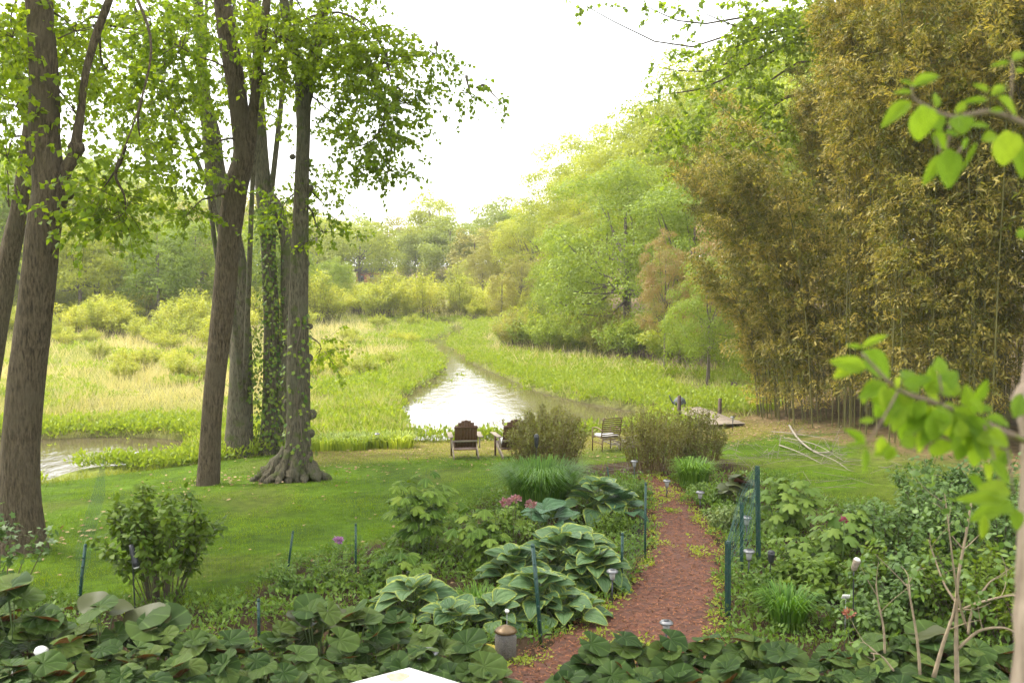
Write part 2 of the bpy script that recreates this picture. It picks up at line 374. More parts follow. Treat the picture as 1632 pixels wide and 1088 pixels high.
m_white = plain('white_plastic', (.78,.77,.74), (.6,.58,.54), rough=.4, bump=.02, scale=5)
m_paint = plain('white_paint', (.80,.80,.79), (.74,.74,.73), rough=.45, bump=.06, scale=3, dirt=(.10,.09,.08))
m_wood = plain('teak', (.12,.055,.022), (.06,.027,.011), rough=.6, scale=8, stretch=(6,6,.8), bump=.3)
m_woodgrey = plain('weathered_wood', (.30,.245,.18), (.17,.135,.10), rough=.8, scale=8, stretch=(1,5,5), bump=.4)
m_darkwood = plain('dark_post_wood', (.085,.05,.035), (.045,.03,.022), rough=.85, scale=8, stretch=(4,4,.6), bump=.5)
m_bronze = plain('bronze_metal', (.17,.105,.045), (.11,.07,.03), rough=.4, metal=.3, bump=.02)
m_cushion = plain('cushion', (.60,.60,.58), (.50,.50,.49), rough=.9, scale=20)
m_gooseg = plain('grey_bundle', (.12,.14,.14), (.05,.06,.07), rough=.7, scale=30, bump=.8)
m_brick = plain('red_siding', (.36,.11,.07), (.26,.08,.05), rough=.8, scale=3)
m_roof = plain('dark_roof', (.08,.075,.07), rough=.8)
m_glass = plain('window_glass', (.05,.06,.07), rough=.1, bump=0)

# ------------------------------------------------------------------ ground, water
def axis(lo, hi, step, far_lo, far_hi, g=1.09):
    a = list(np.arange(lo, hi + 1e-6, step)); s = step; v = hi
    while v < far_hi: s *= g; v += s; a.append(v)
    s = step; v = lo; pre = []
    while v > far_lo: s *= g; v -= s; pre.append(v)
    return np.array(pre[::-1] + a)
gx = axis(-24, 18, .34, -420, 420); gy = axis(3, 60, .34, -60, 520)
GX, GY = np.meshgrid(gx, gy); GZ = height(GX, GY)
def smooth01(v): v = np.clip(v, 0, 1); return v * v * (3 - 2 * v)
PATH = [tuple(ground_at(a, b)[:2]) for a, b in [(1022,752),(1050,755),(1078,778),(1104,806),(1134,832),(1156,872),(1158,935),(1152,1000),(1140,1088),(1120,1230),
        (640,1230),(760,1088),(800,1064),(872,1024),(940,985),(984,945),(1016,905),(1032,860),(1036,810),(1022,778)]]
BED = [tuple(ground_at(a, b)[:2]) for a, b in [(-500,1000),(0,960),(130,962),(360,966),(470,900),(600,865),(700,840),(780,790),(900,745),(1000,735),(1080,722),(1180,738),(1260,770),(1420,830),(1632,800),(2100,800),(2300,1500),(-600,1500)]]
def gcolor(x, y):
    s = Ys(x) - y; n1 = vnoise(x, y, .7, 21); n2 = vnoise(x, y, 3.5, 22); n3 = vnoise(x, y, 9, 23)
    lawn = np.array([.065,.12,.004]) * (.65 + .7 * n1[..., None]); pt = smooth01((vnoise(x, y, 1.7, 25) - .66) / .15)[..., None]; lawn = lawn * (1 - .25 * pt) + np.array([.14,.12,.04]) * .25 * pt
    thin = np.array([.17,.15,.04]) * (.7 + .5 * n1[..., None])       # thinner yellowed grass and litter by the water, sunlit tone mixed into its colour
    marsh = np.array([.15,.19,.035]) * (.55 + .6 * n2[..., None]); tan = np.array([.27,.23,.12])
    marsh = marsh * (1 - .5 * n3[..., None]) + tan * .5 * n3[..., None]
    soil = np.array([.055,.036,.022]) * (.7 + .6 * n1[..., None]); mud = np.array([.07,.055,.035]); litter = np.array([.15,.11,.055]) * (.6 + .7 * n1[..., None])
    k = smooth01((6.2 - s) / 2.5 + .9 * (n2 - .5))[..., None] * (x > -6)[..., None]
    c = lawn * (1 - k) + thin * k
    m = smooth01(-s / 1.0 + .5 + (n1 - .5))[..., None]; c = c * (1 - m) + marsh * m
    f = smooth01((x - XR(y)) / 4)[..., None] * smooth01((y - 33) / 3)[..., None]; c = c * (1 - f) + litter * f
    gv = smooth01((x - np.interp(y, [20,24,28,35,40], [11,9,8,7.5,8])) / 1.5 + (n1 - .5))[..., None] * ((y > 20) & (y < 42))[..., None]; c = c * (1 - gv) + litter * gv
    b = smooth01(.5 - seg_dist(x, y, BED) / .5 + .5 * (n1 - .5))[..., None]; c = c * (1 - b) + soil * b
    w = smooth01(.5 - (water_sd(x, y) - .1) / .4)[..., None]; c = c * (1 - w) + mud * w
    return c
gm = MB(); ny, nx = GX.shape
ii = np.arange(ny - 1)[:, None]; jj = np.arange(nx - 1)[None]
gm.add(np.stack([GX, GY, GZ], -1).reshape(-1, 3), np.stack([ii*nx+jj, ii*nx+jj+1, (ii+1)*nx+jj+1, (ii+1)*nx+jj], -1).reshape(-1, 4))
mg, n, o = nodes('ground')
at = n.nodes.new('ShaderNodeAttribute'); at.attribute_name = 'gcol'
f = noise(n, 5, 8); f2 = noise(n, 60, 3)
col = mixc(n, 1., at.outputs['Color'], ramp(n, f, [(.3, (.6,.6,.55)), (.7, (1.35,1.3,1.2))]), 'MULTIPLY')
p = n.nodes.new('ShaderNodeBsdfPrincipled'); n.links.new(col, p.inputs['Base Color']); p.inputs['Roughness'].default_value = .95; p.inputs['Specular IOR Level'].default_value = .1
bp = n.nodes.new('ShaderNodeBump'); bp.inputs['Strength'].default_value = .8; bp.inputs['Distance'].default_value = .05
n.links.new(math_(n, 'ADD', f, f2), bp.inputs['Height']); n.links.new(bp.outputs[0], p.inputs['Normal']); n.links.new(p.outputs[0], o.inputs[0])
go = gm.build('ground', mg, smooth=True, kind='structure', label='grassy ground falling from the garden to the marsh')
ca = go.data.attributes.new('gcol', 'FLOAT_COLOR', 'POINT'); cc = np.ones((ny * nx, 4), np.float32); cc[:, :3] = gcolor(GX, GY).reshape(-1, 3)
ca.data.foreach_set('color', cc.ravel())

mw, n, o = nodes('water')
p = n.nodes.new('ShaderNodeBsdfPrincipled'); p.inputs['Base Color'].default_value = (.085, .068, .04, 1); p.inputs['Roughness'].default_value = .06; p.inputs['IOR'].default_value = 1.33
bp = n.nodes.new('ShaderNodeBump'); bp.inputs['Strength'].default_value = .55; bp.inputs['Distance'].default_value = .03
n.links.new(noise(n, 2.2, 5, stretch=(1, .45, 1)), bp.inputs['Height']); n.links.new(bp.outputs[0], p.inputs['Normal']); n.links.new(p.outputs[0], o.inputs[0])
wm = MB(); wm.add([(-120, 12, 0), (14, 12, 0), (14, 125, 0), (-120, 125, 0)], np.array([(0, 1, 2, 3)]))
wm.build('pond_water', mw, kind='structure', label='still muddy water of the pond and creek winding through the marsh')

# mulch path: conformed sheet plus real chips
def inpoly_pts(poly, n, extra=None):
    a = np.array(poly); lo, hi = a.min(0), a.max(0); out = []
    k = 0
    while k < n:
        q = U(0, 1, (n * 2, 2)) * (hi - lo) + lo; d = seg_dist(q[:, 0], q[:, 1], poly); q = q[d < (0 if extra is None else extra)]
        out.append(q); k += len(q)
    return np.concatenate(out)[:n]
pa = np.array(PATH); xs = np.arange(pa[:, 0].min(), pa[:, 0].max(), .08); ys_ = np.arange(pa[:, 1].min(), pa[:, 1].max(), .08)
PX, PY = np.meshgrid(xs, ys_); sd = seg_dist(PX, PY, PATH) + .25 * (vnoise(PX, PY, .35, 31) - .5)
pz = height(PX, PY) + .03 - .06 * smooth01((sd + .12) / .12) + .02 * (vnoise(PX, PY, .2, 32) - .5)
cell = (sd[:-1, :-1] < .06) & (sd[1:, 1:] < .06)
ci, cj = np.nonzero(cell); pw = PX.shape[1]
pm = MB(); pm.add(np.stack([PX, PY, pz], -1).reshape(-1, 3), np.stack([ci*pw+cj, ci*pw+cj+1, (ci+1)*pw+cj+1, (ci+1)*pw+cj], -1))
pm.build('mulch_path', m_mulch, smooth=True, kind='structure', label='garden path of red bark mulch')
q = inpoly_pts(PATH, 16000, .08); ch = MB()
scat(ch, [(-.5,0,0),(.5,0,.0),(.4,1,.1),(-.3,1,.0)], np.array([(0,1,2,3)]), np.c_[q, height(q[:, 0], q[:, 1]) + U(.03, .06, len(q))],
     norm(np.c_[rs.normal(size=(len(q), 2)), U(-.3, .3, len(q))]), norm(np.c_[U(-.5, .5, (len(q), 2)), np.ones(len(q))]), np.c_[U(.008, .018, len(q)), U(.02, .055, len(q)), U(.01, .03, len(q))], U(0, 1, len(q)))
ch.build('bark_mulch_chips', m_chip, kind='stuff', label='loose red bark chips covering the path')

# ------------------------------------------------------------------ haze
mh, n, o = nodes('haze_air'); v = n.nodes.new('ShaderNodeVolumePrincipled'); v.inputs['Color'].default_value = (.97, .98, .93, 1); v.inputs['Density'].default_value = HAZE
n.links.new(v.outputs[0], o.inputs['Volume'])
hb = MB(); hb.add([(x, y, z) for z in (-3.5, 34) for x, y in ((-425, -65), (425, -65), (425, 525), (-425, 525))], BOXF); hb.build('haze', mh, kind='stuff', label='thin pale moist air over the marsh')

# ------------------------------------------------------------------ far forest
def crown(R, Hc, nl, per, ls, lr=.34, flat=.8, shell=.78, fr=(.35, 1.), T=LEAF, TF=LEAF_F):
    """crown of lobes; R radius, Hc half height, centred on the origin"""
    mb = MB(); d = runit(nl * 2); d = d[d[:, 2] > -.75][:nl]; nl = len(d)
    c = d * np.array([R, R, Hc]) * (shell * U(.55, 1.08, nl))[:, None]
    lrad = R * lr * U(.55, 1.35, nl); lt = U(0, .45, nl)
    for i in range(nl):
        m = int(per * (lrad[i] / (R * lr)) ** 2) + 6
        u = runit(m); u = norm(u + .55 * d[i] + np.array([0, 0, .35]))
        pos = c[i] + u * lrad[i] * U(.55, 1.12, (m, 1)) * np.array([1, 1, flat])
        D = norm(np.cross(u, runit(m)) + u * .3 - np.array([0, 0, .35])); N = norm(u + .7 * runit(m))
        scat(mb, T, TF, pos, D, N, ls * U(.6, 1.3, (m, 1)), np.clip(lt[i] * 1.3 + U(0, .5, m) + .25 * u[:, 2] * 0, 0, 1))
    return mb, c
def limbs(mb, top, c, n, r0, base=None):
    for i in rs.choice(len(c), min(n, len(c)), replace=False):
        s = top * U(.55, .98); e = c[i]; mid = (s + e) / 2 + np.array([0, 0, -.12 * np.linalg.norm(e - s)]) + rs.normal(size=3) * .25
        tube(mb, spline([s, mid, e], 7), np.linspace(r0, r0 * .2, 7), 5, caps=False)
def make_tree(name, label, Ht, R, Hc, cz, leafm, nl, per, ls, barkm=bark_far, r=.22, flat=.8, lr=.34, nlimb=10, shell=.78, cat='tree', group=None):
    t = thing(name, label, cat, (0, 0, -500), group)
    t.location = (0, 0, 0)
    mb, c = crown(R, Hc, nl, per, ls, lr, flat, shell); tr = MB(); b = np.array([0, 0, cz])
    path = spline([(0, 0, -.3), (U(-.2,.2), U(-.2,.2), cz * .5), (U(-.3,.3), U(-.3,.3), cz + Hc * .5)], 12)
    tube(tr, path, np.linspace(r * 1.3, r * .35, 12), 8)
    limbs(tr, np.array([0, 0, cz]), c + b, nlimb, r * .4)
    mb.V = [v + b for v in mb.V]
    tr.build('trunk', bark_far if barkm is None else barkm, t); mb.build('crown', leafm, t)
    return t
def recolor(root, mat):
    for ch in root.children:
        if ch.name.startswith('crown') or ch.name.startswith('foliage'):
            ch.material_slots[0].link = 'OBJECT'; ch.material_slots[0].material = mat
GF = 'trees of the wood beyond the marsh'; GRF = 'trees of the wooded rise on the right of the marsh'
far_a = make_tree('broadleaf_tree', 'x', 14, 5.2, 6.4, 6.8, m_forest, 90, 110, .36, lr=.26, group=GF)
far_b = make_tree('broadleaf_tree', 'x', 14, 5.6, 5.6, 7.4, m_oak, 90, 90, .36, flat=.45, lr=.30, nlimb=16, group=GF)
far_c = make_tree('broadleaf_tree', 'x', 14, 4.2, 7.0, 6.6, m_olive, 80, 80, .34, lr=.30, group=GF)
hi_a = make_tree('maple_tree', 'x', 12, 5.5, 5.6, 6.0, m_maple, 130, 190, .20, lr=.21, shell=.86, flat=.75, nlimb=24, group=GRF)
hi_b = make_tree('oak_tree', 'x', 17, 6.0, 7.0, 9.8, m_oak, 150, 150, .22, lr=.22, flat=.5, shell=.86, nlimb=30, group=GRF)
hi_c = make_tree('oak_tree', 'x', 17, 5.2, 7.8, 9.0, m_oak, 150, 130, .21, lr=.21, flat=.6, shell=.86, nlimb=30, group=GRF)
TEMPL = [far_a, far_b, far_c, hi_a, hi_b, hi_c]
NOM = {0: 13.6, 1: 13.2, 2: 13.9, 3: 11.9, 4: 17.0, 5: 17.2}
def zone(px, Y=0):
    b = [(-999,'far left beyond the thickest trunk'),(95,'between the thick and forward trunks'),(330,'behind the cluster of trunks'),(505,'right of the trunk cluster'),(640,'in line with the pond'),(760,'at the creek end'),(880,'at the foot of the slope'),(985,'above the large maple'),(1110,'beside the bamboo'),(1230,'behind the bamboo')]
    return [t for a, t in b if px >= a][-1]
def plant_tree(k, px, ytop, Y, label, mat=None, sx=1., group=None, name=None, cat=None):
    x, _, zt = P(px, ytop, Y); g = gz(x, Y); s = max((zt - g) / NOM[k], .2) * (1.06 if Y < 130 and px > 840 else 1.03)
    t = dup(TEMPL[k], (x, Y, g - .05), U(0, 6.28), (s * sx, s * sx, s), label=label + ', ' + zone(px), group=group)
    if name: t.name = name
    if cat: t['category'] = cat
    if mat: recolor(t, mat)
    return t
L1 = 'soft green tree in the far wooded line'
L2 = 'yellow green layered tree in the far wooded line'
L3 = 'olive tinged tree in the far wooded line'
prof = lambda px: np.interp(px, [-200,0,100,200,340,450,520,600,700,800,900,1000], [180,205,215,265,300,310,322,335,345,335,310,280])
for row, (Y0, dn) in enumerate([(165, 62), (190, 70), (128, 85)]):
    for px in np.arange(-160 if row != 2 else -200, 960 if row != 2 else 420, dn):
        k = int(rs.choice([0, 1, 2], p=[.4, .35, .25])); x = px + U(-20, 20)
        yt = prof(x) + U(-8, 18) + (6 if row == 1 else 0) + (14 if row == 2 else 0)
        plant_tree(k, x, yt, Y0 + U(-9, 9), [L1, L2, L3][k], mat=[m_forest, m_oak, m_maple, m_olive][int(U(0, 4))] if k == 1 else (m_maple if U(0, 1) < .45 else None), sx=U(1.05, 1.4))
for px, yt, Y, k, sx in [(-30,225,98,0,1.1),(60,235,100,2,1.1),(150,262,102,1,1.2),(250,345,92,0,1.0),(215,300,104,2,1.1),(310,330,98,0,.95),(395,345,95,0,1.0),(470,385,96,0,1.),(530,405,110,0,.9),(120,330,92,1,1.0)]:
    plant_tree(k, px, yt, Y, ['fresh green rounded tree at the marsh back edge', 'layered pale green tree at the marsh back edge', 'dull green feathery tree at the marsh back edge'][k],
               mat=m_maple if k == 0 else (m_pine if k == 2 else None), sx=sx, group='trees at the back edge of the marsh')
plant_tree(1, 686, 293, 172, 'round-topped tree rising above the far tree line', sx=.62)
plant_tree(1, 800, 304, 176, 'broad dome-topped tree rising above the far tree line', mat=m_forest, sx=.9)
LR = 'yellow green oak on the wooded rise'; LR2 = 'bright green maple on the wooded rise'
for px, yt, Y, k, mt, sx in [(770,385,128,5,m_olive,1.),(812,352,124,4,m_olive,1.),(850,318,118,4,None,1.),(893,268,110,5,None,1.05),(930,203,112,4,None,.85),(965,232,98,4,None,1.),(1005,195,94,5,None,1.),
        (1050,150,90,4,None,1.),(1092,128,84,5,None,1.),(1140,88,80,4,None,1.),(1185,70,76,5,None,1.),(1240,40,78,4,None,1.1),(1300,20,72,4,m_maple,1.),(1380,-10,70,5,None,1.1),(1480,-20,66,4,None,1.1),(1580,-30,66,4,m_maple,1.2),
        (900,340,88,5,m_olive,.9),(960,300,84,4,None,.9),(1130,170,68,4,m_maple,.85),(1200,140,64,5,None,.9),(1290,120,60,4,None,1.),(1400,80,56,4,m_maple,1.),(1530,40,54,4,None,1.),(830,400,104,5,m_olive,1.),(1660,20,56,4,None,1.)]:
    plant_tree(k, px, yt, Y, LR2 if mt is m_maple else ('olive green oak low on the wooded rise' if mt is m_olive else LR), mat=mt, sx=sx)
for px, yt, Y, k, mt, sx, lab in [(1000,268,64,3,None,1.05,'large fresh green maple, low spreading crown'),
        (1105,300,58,3,None,.95,'green maple right of the largest maple'),
        (905,365,71,3,None,.8,'smaller maple on the creek side of the largest'),
        (800,425,92,2,m_olive,.95,'brownish olive bushy tree'),
        (755,458,112,2,m_olive,1.2,'low wide olive bushy tree'),
        (1200,290,50,3,m_tan,.75,'tan pink leaved tree'),
        (1062,362,50,5,m_tan,.62,'slender tree with pinkish tan young leaves before the green maple'),
        (1130,420,46,3,m_maple,.8,'low bright green tree behind the dock')]:
    plant_tree(k, px, yt, Y, lab, mat=mt, sx=sx, group='trees at the right edge of the marsh')
for t in TEMPL:
    for ch in list(t.children): bpy.data.objects.remove(ch)
    bpy.data.objects.remove(t)
# red house glimpsed between the far trunks
hx, hy, _ = P(597, 430, 182); hz = gz(hx, hy)
h_ = thing('red_house', 'small red house barely glimpsed between far trunks across the marsh', 'house', (hx, hy, hz))
b_ = MB(); box(b_, (hx, hy, hz + 1.6), (6, 5, 3.0)); b_.build('wall', m_brick, h_)
b_ = MB(); b_.add(np.array([(-3.3,-2.9,3.1),(3.3,-2.9,3.1),(3.3,0,4.5),(-3.3,0,4.5),(-3.3,2.9,3.1),(3.3,2.9,3.1)]) + (hx, hy, hz), [np.array([(0,1,2,3),(3,2,5,4),(0,4,5,1)]), np.array([(0,3,4),(1,5,2)])]); b_.build('roof', m_roof, h_)
for dx in (-2.1, 0, 2.1):
    b_ = MB(); box(b_, (hx + dx, hy - 2.52, hz + 1.9), (1.0, .08, 1.2)); b_.build('window', m_glass, h_)

# ------------------------------------------------------------------ shrubs: stems + leaves
def shrub_parts(Ht, R, nst, nlf, ls, T=LEAF, TF=LEAF_F, low=.25, sr=.012, arch=.35, spread=.10, droop=.2, jit=.5, basek=.3, crest=.35):
    st = MB(); lf = MB(); per = max(1, nlf // nst)
    for i in range(nst):
        a = U(0, 6.28); rr = R * math.sqrt(U(0.02, 1)); hh = Ht * (1 - crest * (rr / R) ** 2) * U(.75, 1.05)
        b = np.array([math.cos(a) * rr * basek, math.sin(a) * rr * basek, -.05]); e = np.array([math.cos(a) * rr, math.sin(a) * rr, hh])
        m1 = b + (e - b) * .5 + np.array([-math.cos(a) * rr * arch * .3, -math.sin(a) * rr * arch * .3, hh * .08]) + rs.normal(size=3) * .04 * Ht
        pl = spline([b, m1, e], 6); tube(st, pl, np.linspace(sr, sr * .3, 6), 3, caps=False)
        u = U(low, 1.03, per) ** .8; f = np.clip(u, 0, 1) * 5; k = np.clip(f.astype(int), 0, 4); q = pl[k] + (pl[k + 1] - pl[k]) * (f - k)[:, None]
        off = runit(per) * np.array([1, 1, .7]) * (spread * U(.2, 1.1, per) * max(R, Ht))[:, None]
        D = norm(off + runit(per) * jit * .1 - np.array([0, 0, droop]) * .1)
        scat(lf, T, TF, q + off * .85, D, norm(np.array([0, 0, 1.]) + runit(per) * jit), ls * U(.6, 1.25, (per, 1)), np.clip(U(-.1, .5) + U(0, .6, per), 0, 1))
    return st, lf
def shrub(name, label, cat, loc, Ht, R, nst, nlf, ls, lm, sm=twig_m, group=None, **k):
    t = thing(name, label, cat, (0, 0, 0), group)
    st, lf = shrub_parts(Ht, R, nst, nlf, ls, **k)
    st.build('stems', sm, t); lf.build('foliage', lm, t); t.location = tuple(float(v) for v in loc)
    return t
G = lambda px, py: ground_at(px, py)

# marsh shrubs
sa = shrub('marsh_shrub', 'x', 'shrub', (0,0,0), 2.6, 1.9, 46, 3000, .17, m_marshrub, low=.3, spread=.09)
sb = shrub('marsh_shrub', 'x', 'shrub', (0,0,0), 3.6, 1.5, 30, 2200, .19, m_marshrub, low=.2, spread=.08)
GMS = 'yellow green shrubs scattered over the marsh'
def ms(src, px, py, s, label, mat=None):
    label = label + ', ' + zone(px)
    g = G(px, py); t = dup(src, g, U(0, 6.28), s, label=label, group=GMS)
    if mat: recolor(t, mat)
for i in range(250):
    px = U(-60, 840); py = U(458, 512) if U(0, 1) < .75 else U(508, 545)
    if px > 560 and py > 512: py = U(468, 500)
    ms(sa if U(0, 1) < .8 else sb, px, py, U(.7, 1.45), 'yellow green leafy shrub in the belt behind the marsh', None if U(0, 1) < .85 else m_olive)
for i in range(34):
    px = U(800, 1200); ms(sa, px, 548 + (px - 800) * .11 + U(-6, 10), U(.6, 1.15), 'round yellow green bush at the rise foot', [None, m_maple, m_olive, m_oak][int(U(0, 4))])
for i in range(60): ms(sa, U(-40, 660), U(520, 612), U(.25, .55), 'small low yellow green shrub poking out of the reeds')
for px, py, s in [(160,503,1.1),(640,470,1.5),(690,472,1.75),(735,475,1.7),(610,478,1.3),(188,505,1.4)]:
    ms(sb, px, py, s, 'tall spiky sapling above the shrub belt')
for px, py, s in [(262,552,.8),(225,548,.75),(270,565,.6),(190,540,.9),(120,535,.9),(300,545,.8),(90,550,.7),(330,560,.7)]:
    ms(sa, px, py, s, 'low bright yellow shrub in the marsh reeds')
for px, py, s, m in [(1000,575,.85,None),(1050,580,1.05,None),(1100,582,.95,None),(960,572,.75,m_olive),(1150,588,.9,None),(1185,600,.8,None),(920,560,.7,m_olive),(1080,560,1.1,None),(1130,565,1.1,None)]:
    ms(sa, px, py, s, 'yellow leafed shrub with pinkish twigs at the meadow edge', m)
for t in (sa, sb):
    for ch in list(t.children): bpy.data.objects.remove(ch)
    bpy.data.objects.remove(t)

# ------------------------------------------------------------------ marsh vegetation (stuff)
def clump_tmpl(n, h, r, ls, T=LEAF, TF=LEAF_F, up=.9):
    mb = MB(); a = U(0, 6.28, n); rr = r * np.sqrt(U(0, 1, n)); z = h * (1 - .5 * (rr / r) ** 2) * U(.35, 1, n)
    pos = np.c_[np.cos(a) * rr, np.sin(a) * rr, z]; D = norm(np.c_[np.cos(a) * .6, np.sin(a) * .6, np.full(n, up)] + runit(n) * .6)
    scat(mb, T, TF, pos, D, norm(np.array([0, 0, 1]) + runit(n)), ls * U(.6, 1.3, (n, 1)), z / h * .35 + U(0, .4, n)); return packed(mb)
ct = [clump_tmpl(28, .42, .30, .12) for _ in range(4)]
def marsh_pts(n, y0, y1, x0, x1, pw=1.6):
    u = U(0, 1, n); y = (y0 ** (1 - pw) + u * (y1 ** (1 - pw) - y0 ** (1 - pw))) ** (1 / (1 - pw)); return np.c_[x0(y) + U(0, 1, n) * (x1(y) - x0(y)), y]
XLv = lambda y: -.62 * y - 3; XRv = lambda y: np.minimum(XR(y) + 1.5, .35 * y + 4)
def scatter_clumps(q, tm, s, name, mat, label, zoff=-.03):
    mb = MB(); idx = rs.integers(0, len(tm), len(q)); z = height(q[:, 0], q[:, 1]) + zoff
    for i, (V, Fs, T) in enumerate(tm):
        k = idx == i
        scatz(mb, V, Fs, T, np.c_[q[k], z[k]], U(0, 6.28, k.sum()), s[k], U(-.15, .2, k.sum()))
    return mb.build(name, mat, kind='stuff', label=label)
# bright leafy weeds: banks and the wet meadow
q = marsh_pts(26000, 27, 105, XLv, XRv, 2.0); s_ = Ys(q[:, 0]) - q[:, 1]; w = water_sd(q[:, 0], q[:, 1])
bankd = vnoise(q[:, 0], q[:, 1], 4, 41)
k = (s_ < .2) & (w > .15) & ((w < 1.2 + 4 * bankd ** 1.5) | ((q[:, 0] > 0) & (q[:, 1] < 56) & (bankd > .2)) | ((vnoise(q[:, 0], q[:, 1], 2.6, 55) > .68) & (rs.random(len(q)) < .5)))
k &= ~((q[:, 0] > .0) & (w < .6) & (rs.random(len(q)) < .3))
q = q[k][:6500]; scatter_clumps(q, ct, U(.6, 1.25, len(q)) * (1 + q[:, 1] / 200), 'marsh_weeds', m_weed, 'bright green leafy water weeds along the creek banks and wet meadow')
# tufts standing in the shallow lagoon and pond edge
tt = [clump_tmpl(60, .55, .28, .14, up=1.4) for _ in range(3)]
q = marsh_pts(2600, 24, 80, lambda y: -.55 * y - 2, lambda y: .3 * y, 1.5); w = water_sd(q[:, 0], q[:, 1])
k = (w < .25) & (w > -1.3) & (q[:, 0] < 4) & (vnoise(q[:, 0], q[:, 1], 1.3, 47) > np.where(q[:, 0] < -5, .36, .55)) & ~((q[:, 0] > -3.2) & (w < -.35) & (q[:, 1] < 44)); q = q[k]
o_ = scatter_clumps(q, tt, U(.6, 1.1, len(q)), 'water_plant_tufts', m_weed, 'rounded tufts of green water plants standing in the shallows', 0); 
# grasses and old reeds
def blades(mb, q, h, wd, tint, lean=.35, T=BLADE, TF=BLADE_F, z=None):
    n = len(q); z = height(q[:, 0], q[:, 1]) if z is None else z
    D = norm(np.c_[rs.normal(size=(n, 2)) * lean, np.ones(n)]); N = norm(np.c_[rs.normal(size=(n, 2)), np.full(n, .2)])
    scat(mb, T, TF, np.c_[q, z - .02], D, N, np.c_[wd, h, h], tint)
mb = MB(); q = marsh_pts(150000, 28, 125, XLv, XRv, 1.5); s_ = Ys(q[:, 0]) - q[:, 1]; w = water_sd(q[:, 0], q[:, 1])
k = (s_ < 0) & (w > .1) & ~((q[:, 0] > 0) & (q[:, 1] < 50) & (rs.random(len(q)) < .6)); q = q[k]; w = w[k]
tn = vnoise(q[:, 0], q[:, 1], 7, 51) * .8 + vnoise(q[:, 0], q[:, 1], 1.5, 52) * .4 - .1
far_w = smooth01((w - 3) / 6); left = smooth01((-q[:, 0] - 2) / 6)
tint = np.clip(tn * (.38 + .55 * far_w * (.5 + .5 * left)) + U(-.2, .35, len(q)), 0, 1)
hh = (U(.22, .55, len(q)) + .45 * tint * U(.3, 1, len(q))) * (.35 + 1.2 * vnoise(q[:, 0], q[:, 1], 1.3, 54)); blades(mb, q, hh, U(.008, .017, len(q)) * (1 + q[:, 1] / 60), tint)
mb.build('marsh_grass', m_reed, kind='stuff', label='tall mixed green grass and pale dead reeds covering the marsh')
# pale dead reeds, long and leaning
mb = MB(); q = marsh_pts(16000, 36, 95, lambda y: -.6 * y, lambda y: XR(y), 1.4); w = water_sd(q[:, 0], q[:, 1])
k = (w > 2) & (vnoise(q[:, 0], q[:, 1], 5, 61) > .48) & ((q[:, 0] < -2) | (q[:, 1] > 46)); q = q[k]
blades(mb, q, U(.6, 1.15, len(q)), U(.010, .02, len(q)) * (1 + q[:, 1] / 80), U(.75, 1, len(q)), lean=.5)
mb.build('dead_reeds', m_reed, kind='stuff', label='pale straw coloured dead reeds standing in the marsh')
# brown twiggy scrub at foot of right shrubs
mb = MB(); q = np.c_[U(2, 14, 2600), U(50, 60, 2600)]; q = q[q[:, 0] > XR(q[:, 1]) - 3.5]
blades(mb, q, U(.6, 1.7, len(q)), U(.018, .03, len(q)), U(0, 1, len(q)), lean=.7); mb.build('bare_brushwood', plain('brush', (.30,.21,.17), (.18,.12,.10), rough=.9), kind='stuff', label='tangle of bare grey pink brushwood under the yellow shrubs')

# ------------------------------------------------------------------ lawn grass (stuff)
mb = MB(); mb2 = MB()
q = marsh_pts(240000, 11.5, 33.5, lambda y: -.56 * y - .5, lambda y: np.minimum(.42 * y, 10.5), 1.3); s_ = Ys(q[:, 0]) - q[:, 1]
bd = seg_dist(q[:, 0], q[:, 1], BED); k = (s_ > -.3) & (bd > -.1); q = q[k]; s_ = s_[k]; n2 = vnoise(q[:, 0], q[:, 1], 3.5, 22)
sun = ((s_ < 5.6 + 3 * (n2 - .5)) & (q[:, 0] > -6.5)) | (s_ < .5)  # lawn beyond the shade line, given the sunlit grass colour
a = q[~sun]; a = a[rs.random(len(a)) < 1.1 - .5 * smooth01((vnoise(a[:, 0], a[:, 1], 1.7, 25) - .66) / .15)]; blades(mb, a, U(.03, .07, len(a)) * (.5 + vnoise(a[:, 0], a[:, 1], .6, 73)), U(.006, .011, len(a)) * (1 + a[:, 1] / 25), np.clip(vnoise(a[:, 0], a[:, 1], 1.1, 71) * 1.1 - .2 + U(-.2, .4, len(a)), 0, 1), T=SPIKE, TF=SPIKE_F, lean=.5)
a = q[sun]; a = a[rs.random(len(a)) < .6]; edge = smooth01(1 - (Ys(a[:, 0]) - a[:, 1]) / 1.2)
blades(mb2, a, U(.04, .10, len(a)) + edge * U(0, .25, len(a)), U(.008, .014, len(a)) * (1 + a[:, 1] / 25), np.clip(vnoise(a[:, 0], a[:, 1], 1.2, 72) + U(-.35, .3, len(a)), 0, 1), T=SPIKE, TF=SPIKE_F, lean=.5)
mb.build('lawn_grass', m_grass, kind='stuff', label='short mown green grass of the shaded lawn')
mb2.build('rough_grass', m_grass2, kind='stuff', label='thin yellow green grass and moss near the water, sunlit tone in its colour')
mb = MB(); q = np.c_[U(-6, 12, 5000), U(24, 37, 5000)]; s_ = Ys(q[:, 0]) - q[:, 1]; q = q[(s_ > .3) & (s_ < 8) & (vnoise(q[:, 0], q[:, 1], 2, 77) > .4)]; q = q[(q[:, 0] > 3) | (rs.random(len(q)) < .4)]; q = np.r_[q, np.c_[U(-10, 4, 420), U(12, 30, 420)], np.array([[-7.8, 17.2], [-6.8, 22.6], [-4.9, 23.4]])[rs.integers(0, 3, 260)] + rs.normal(size=(260, 2)) * .9]
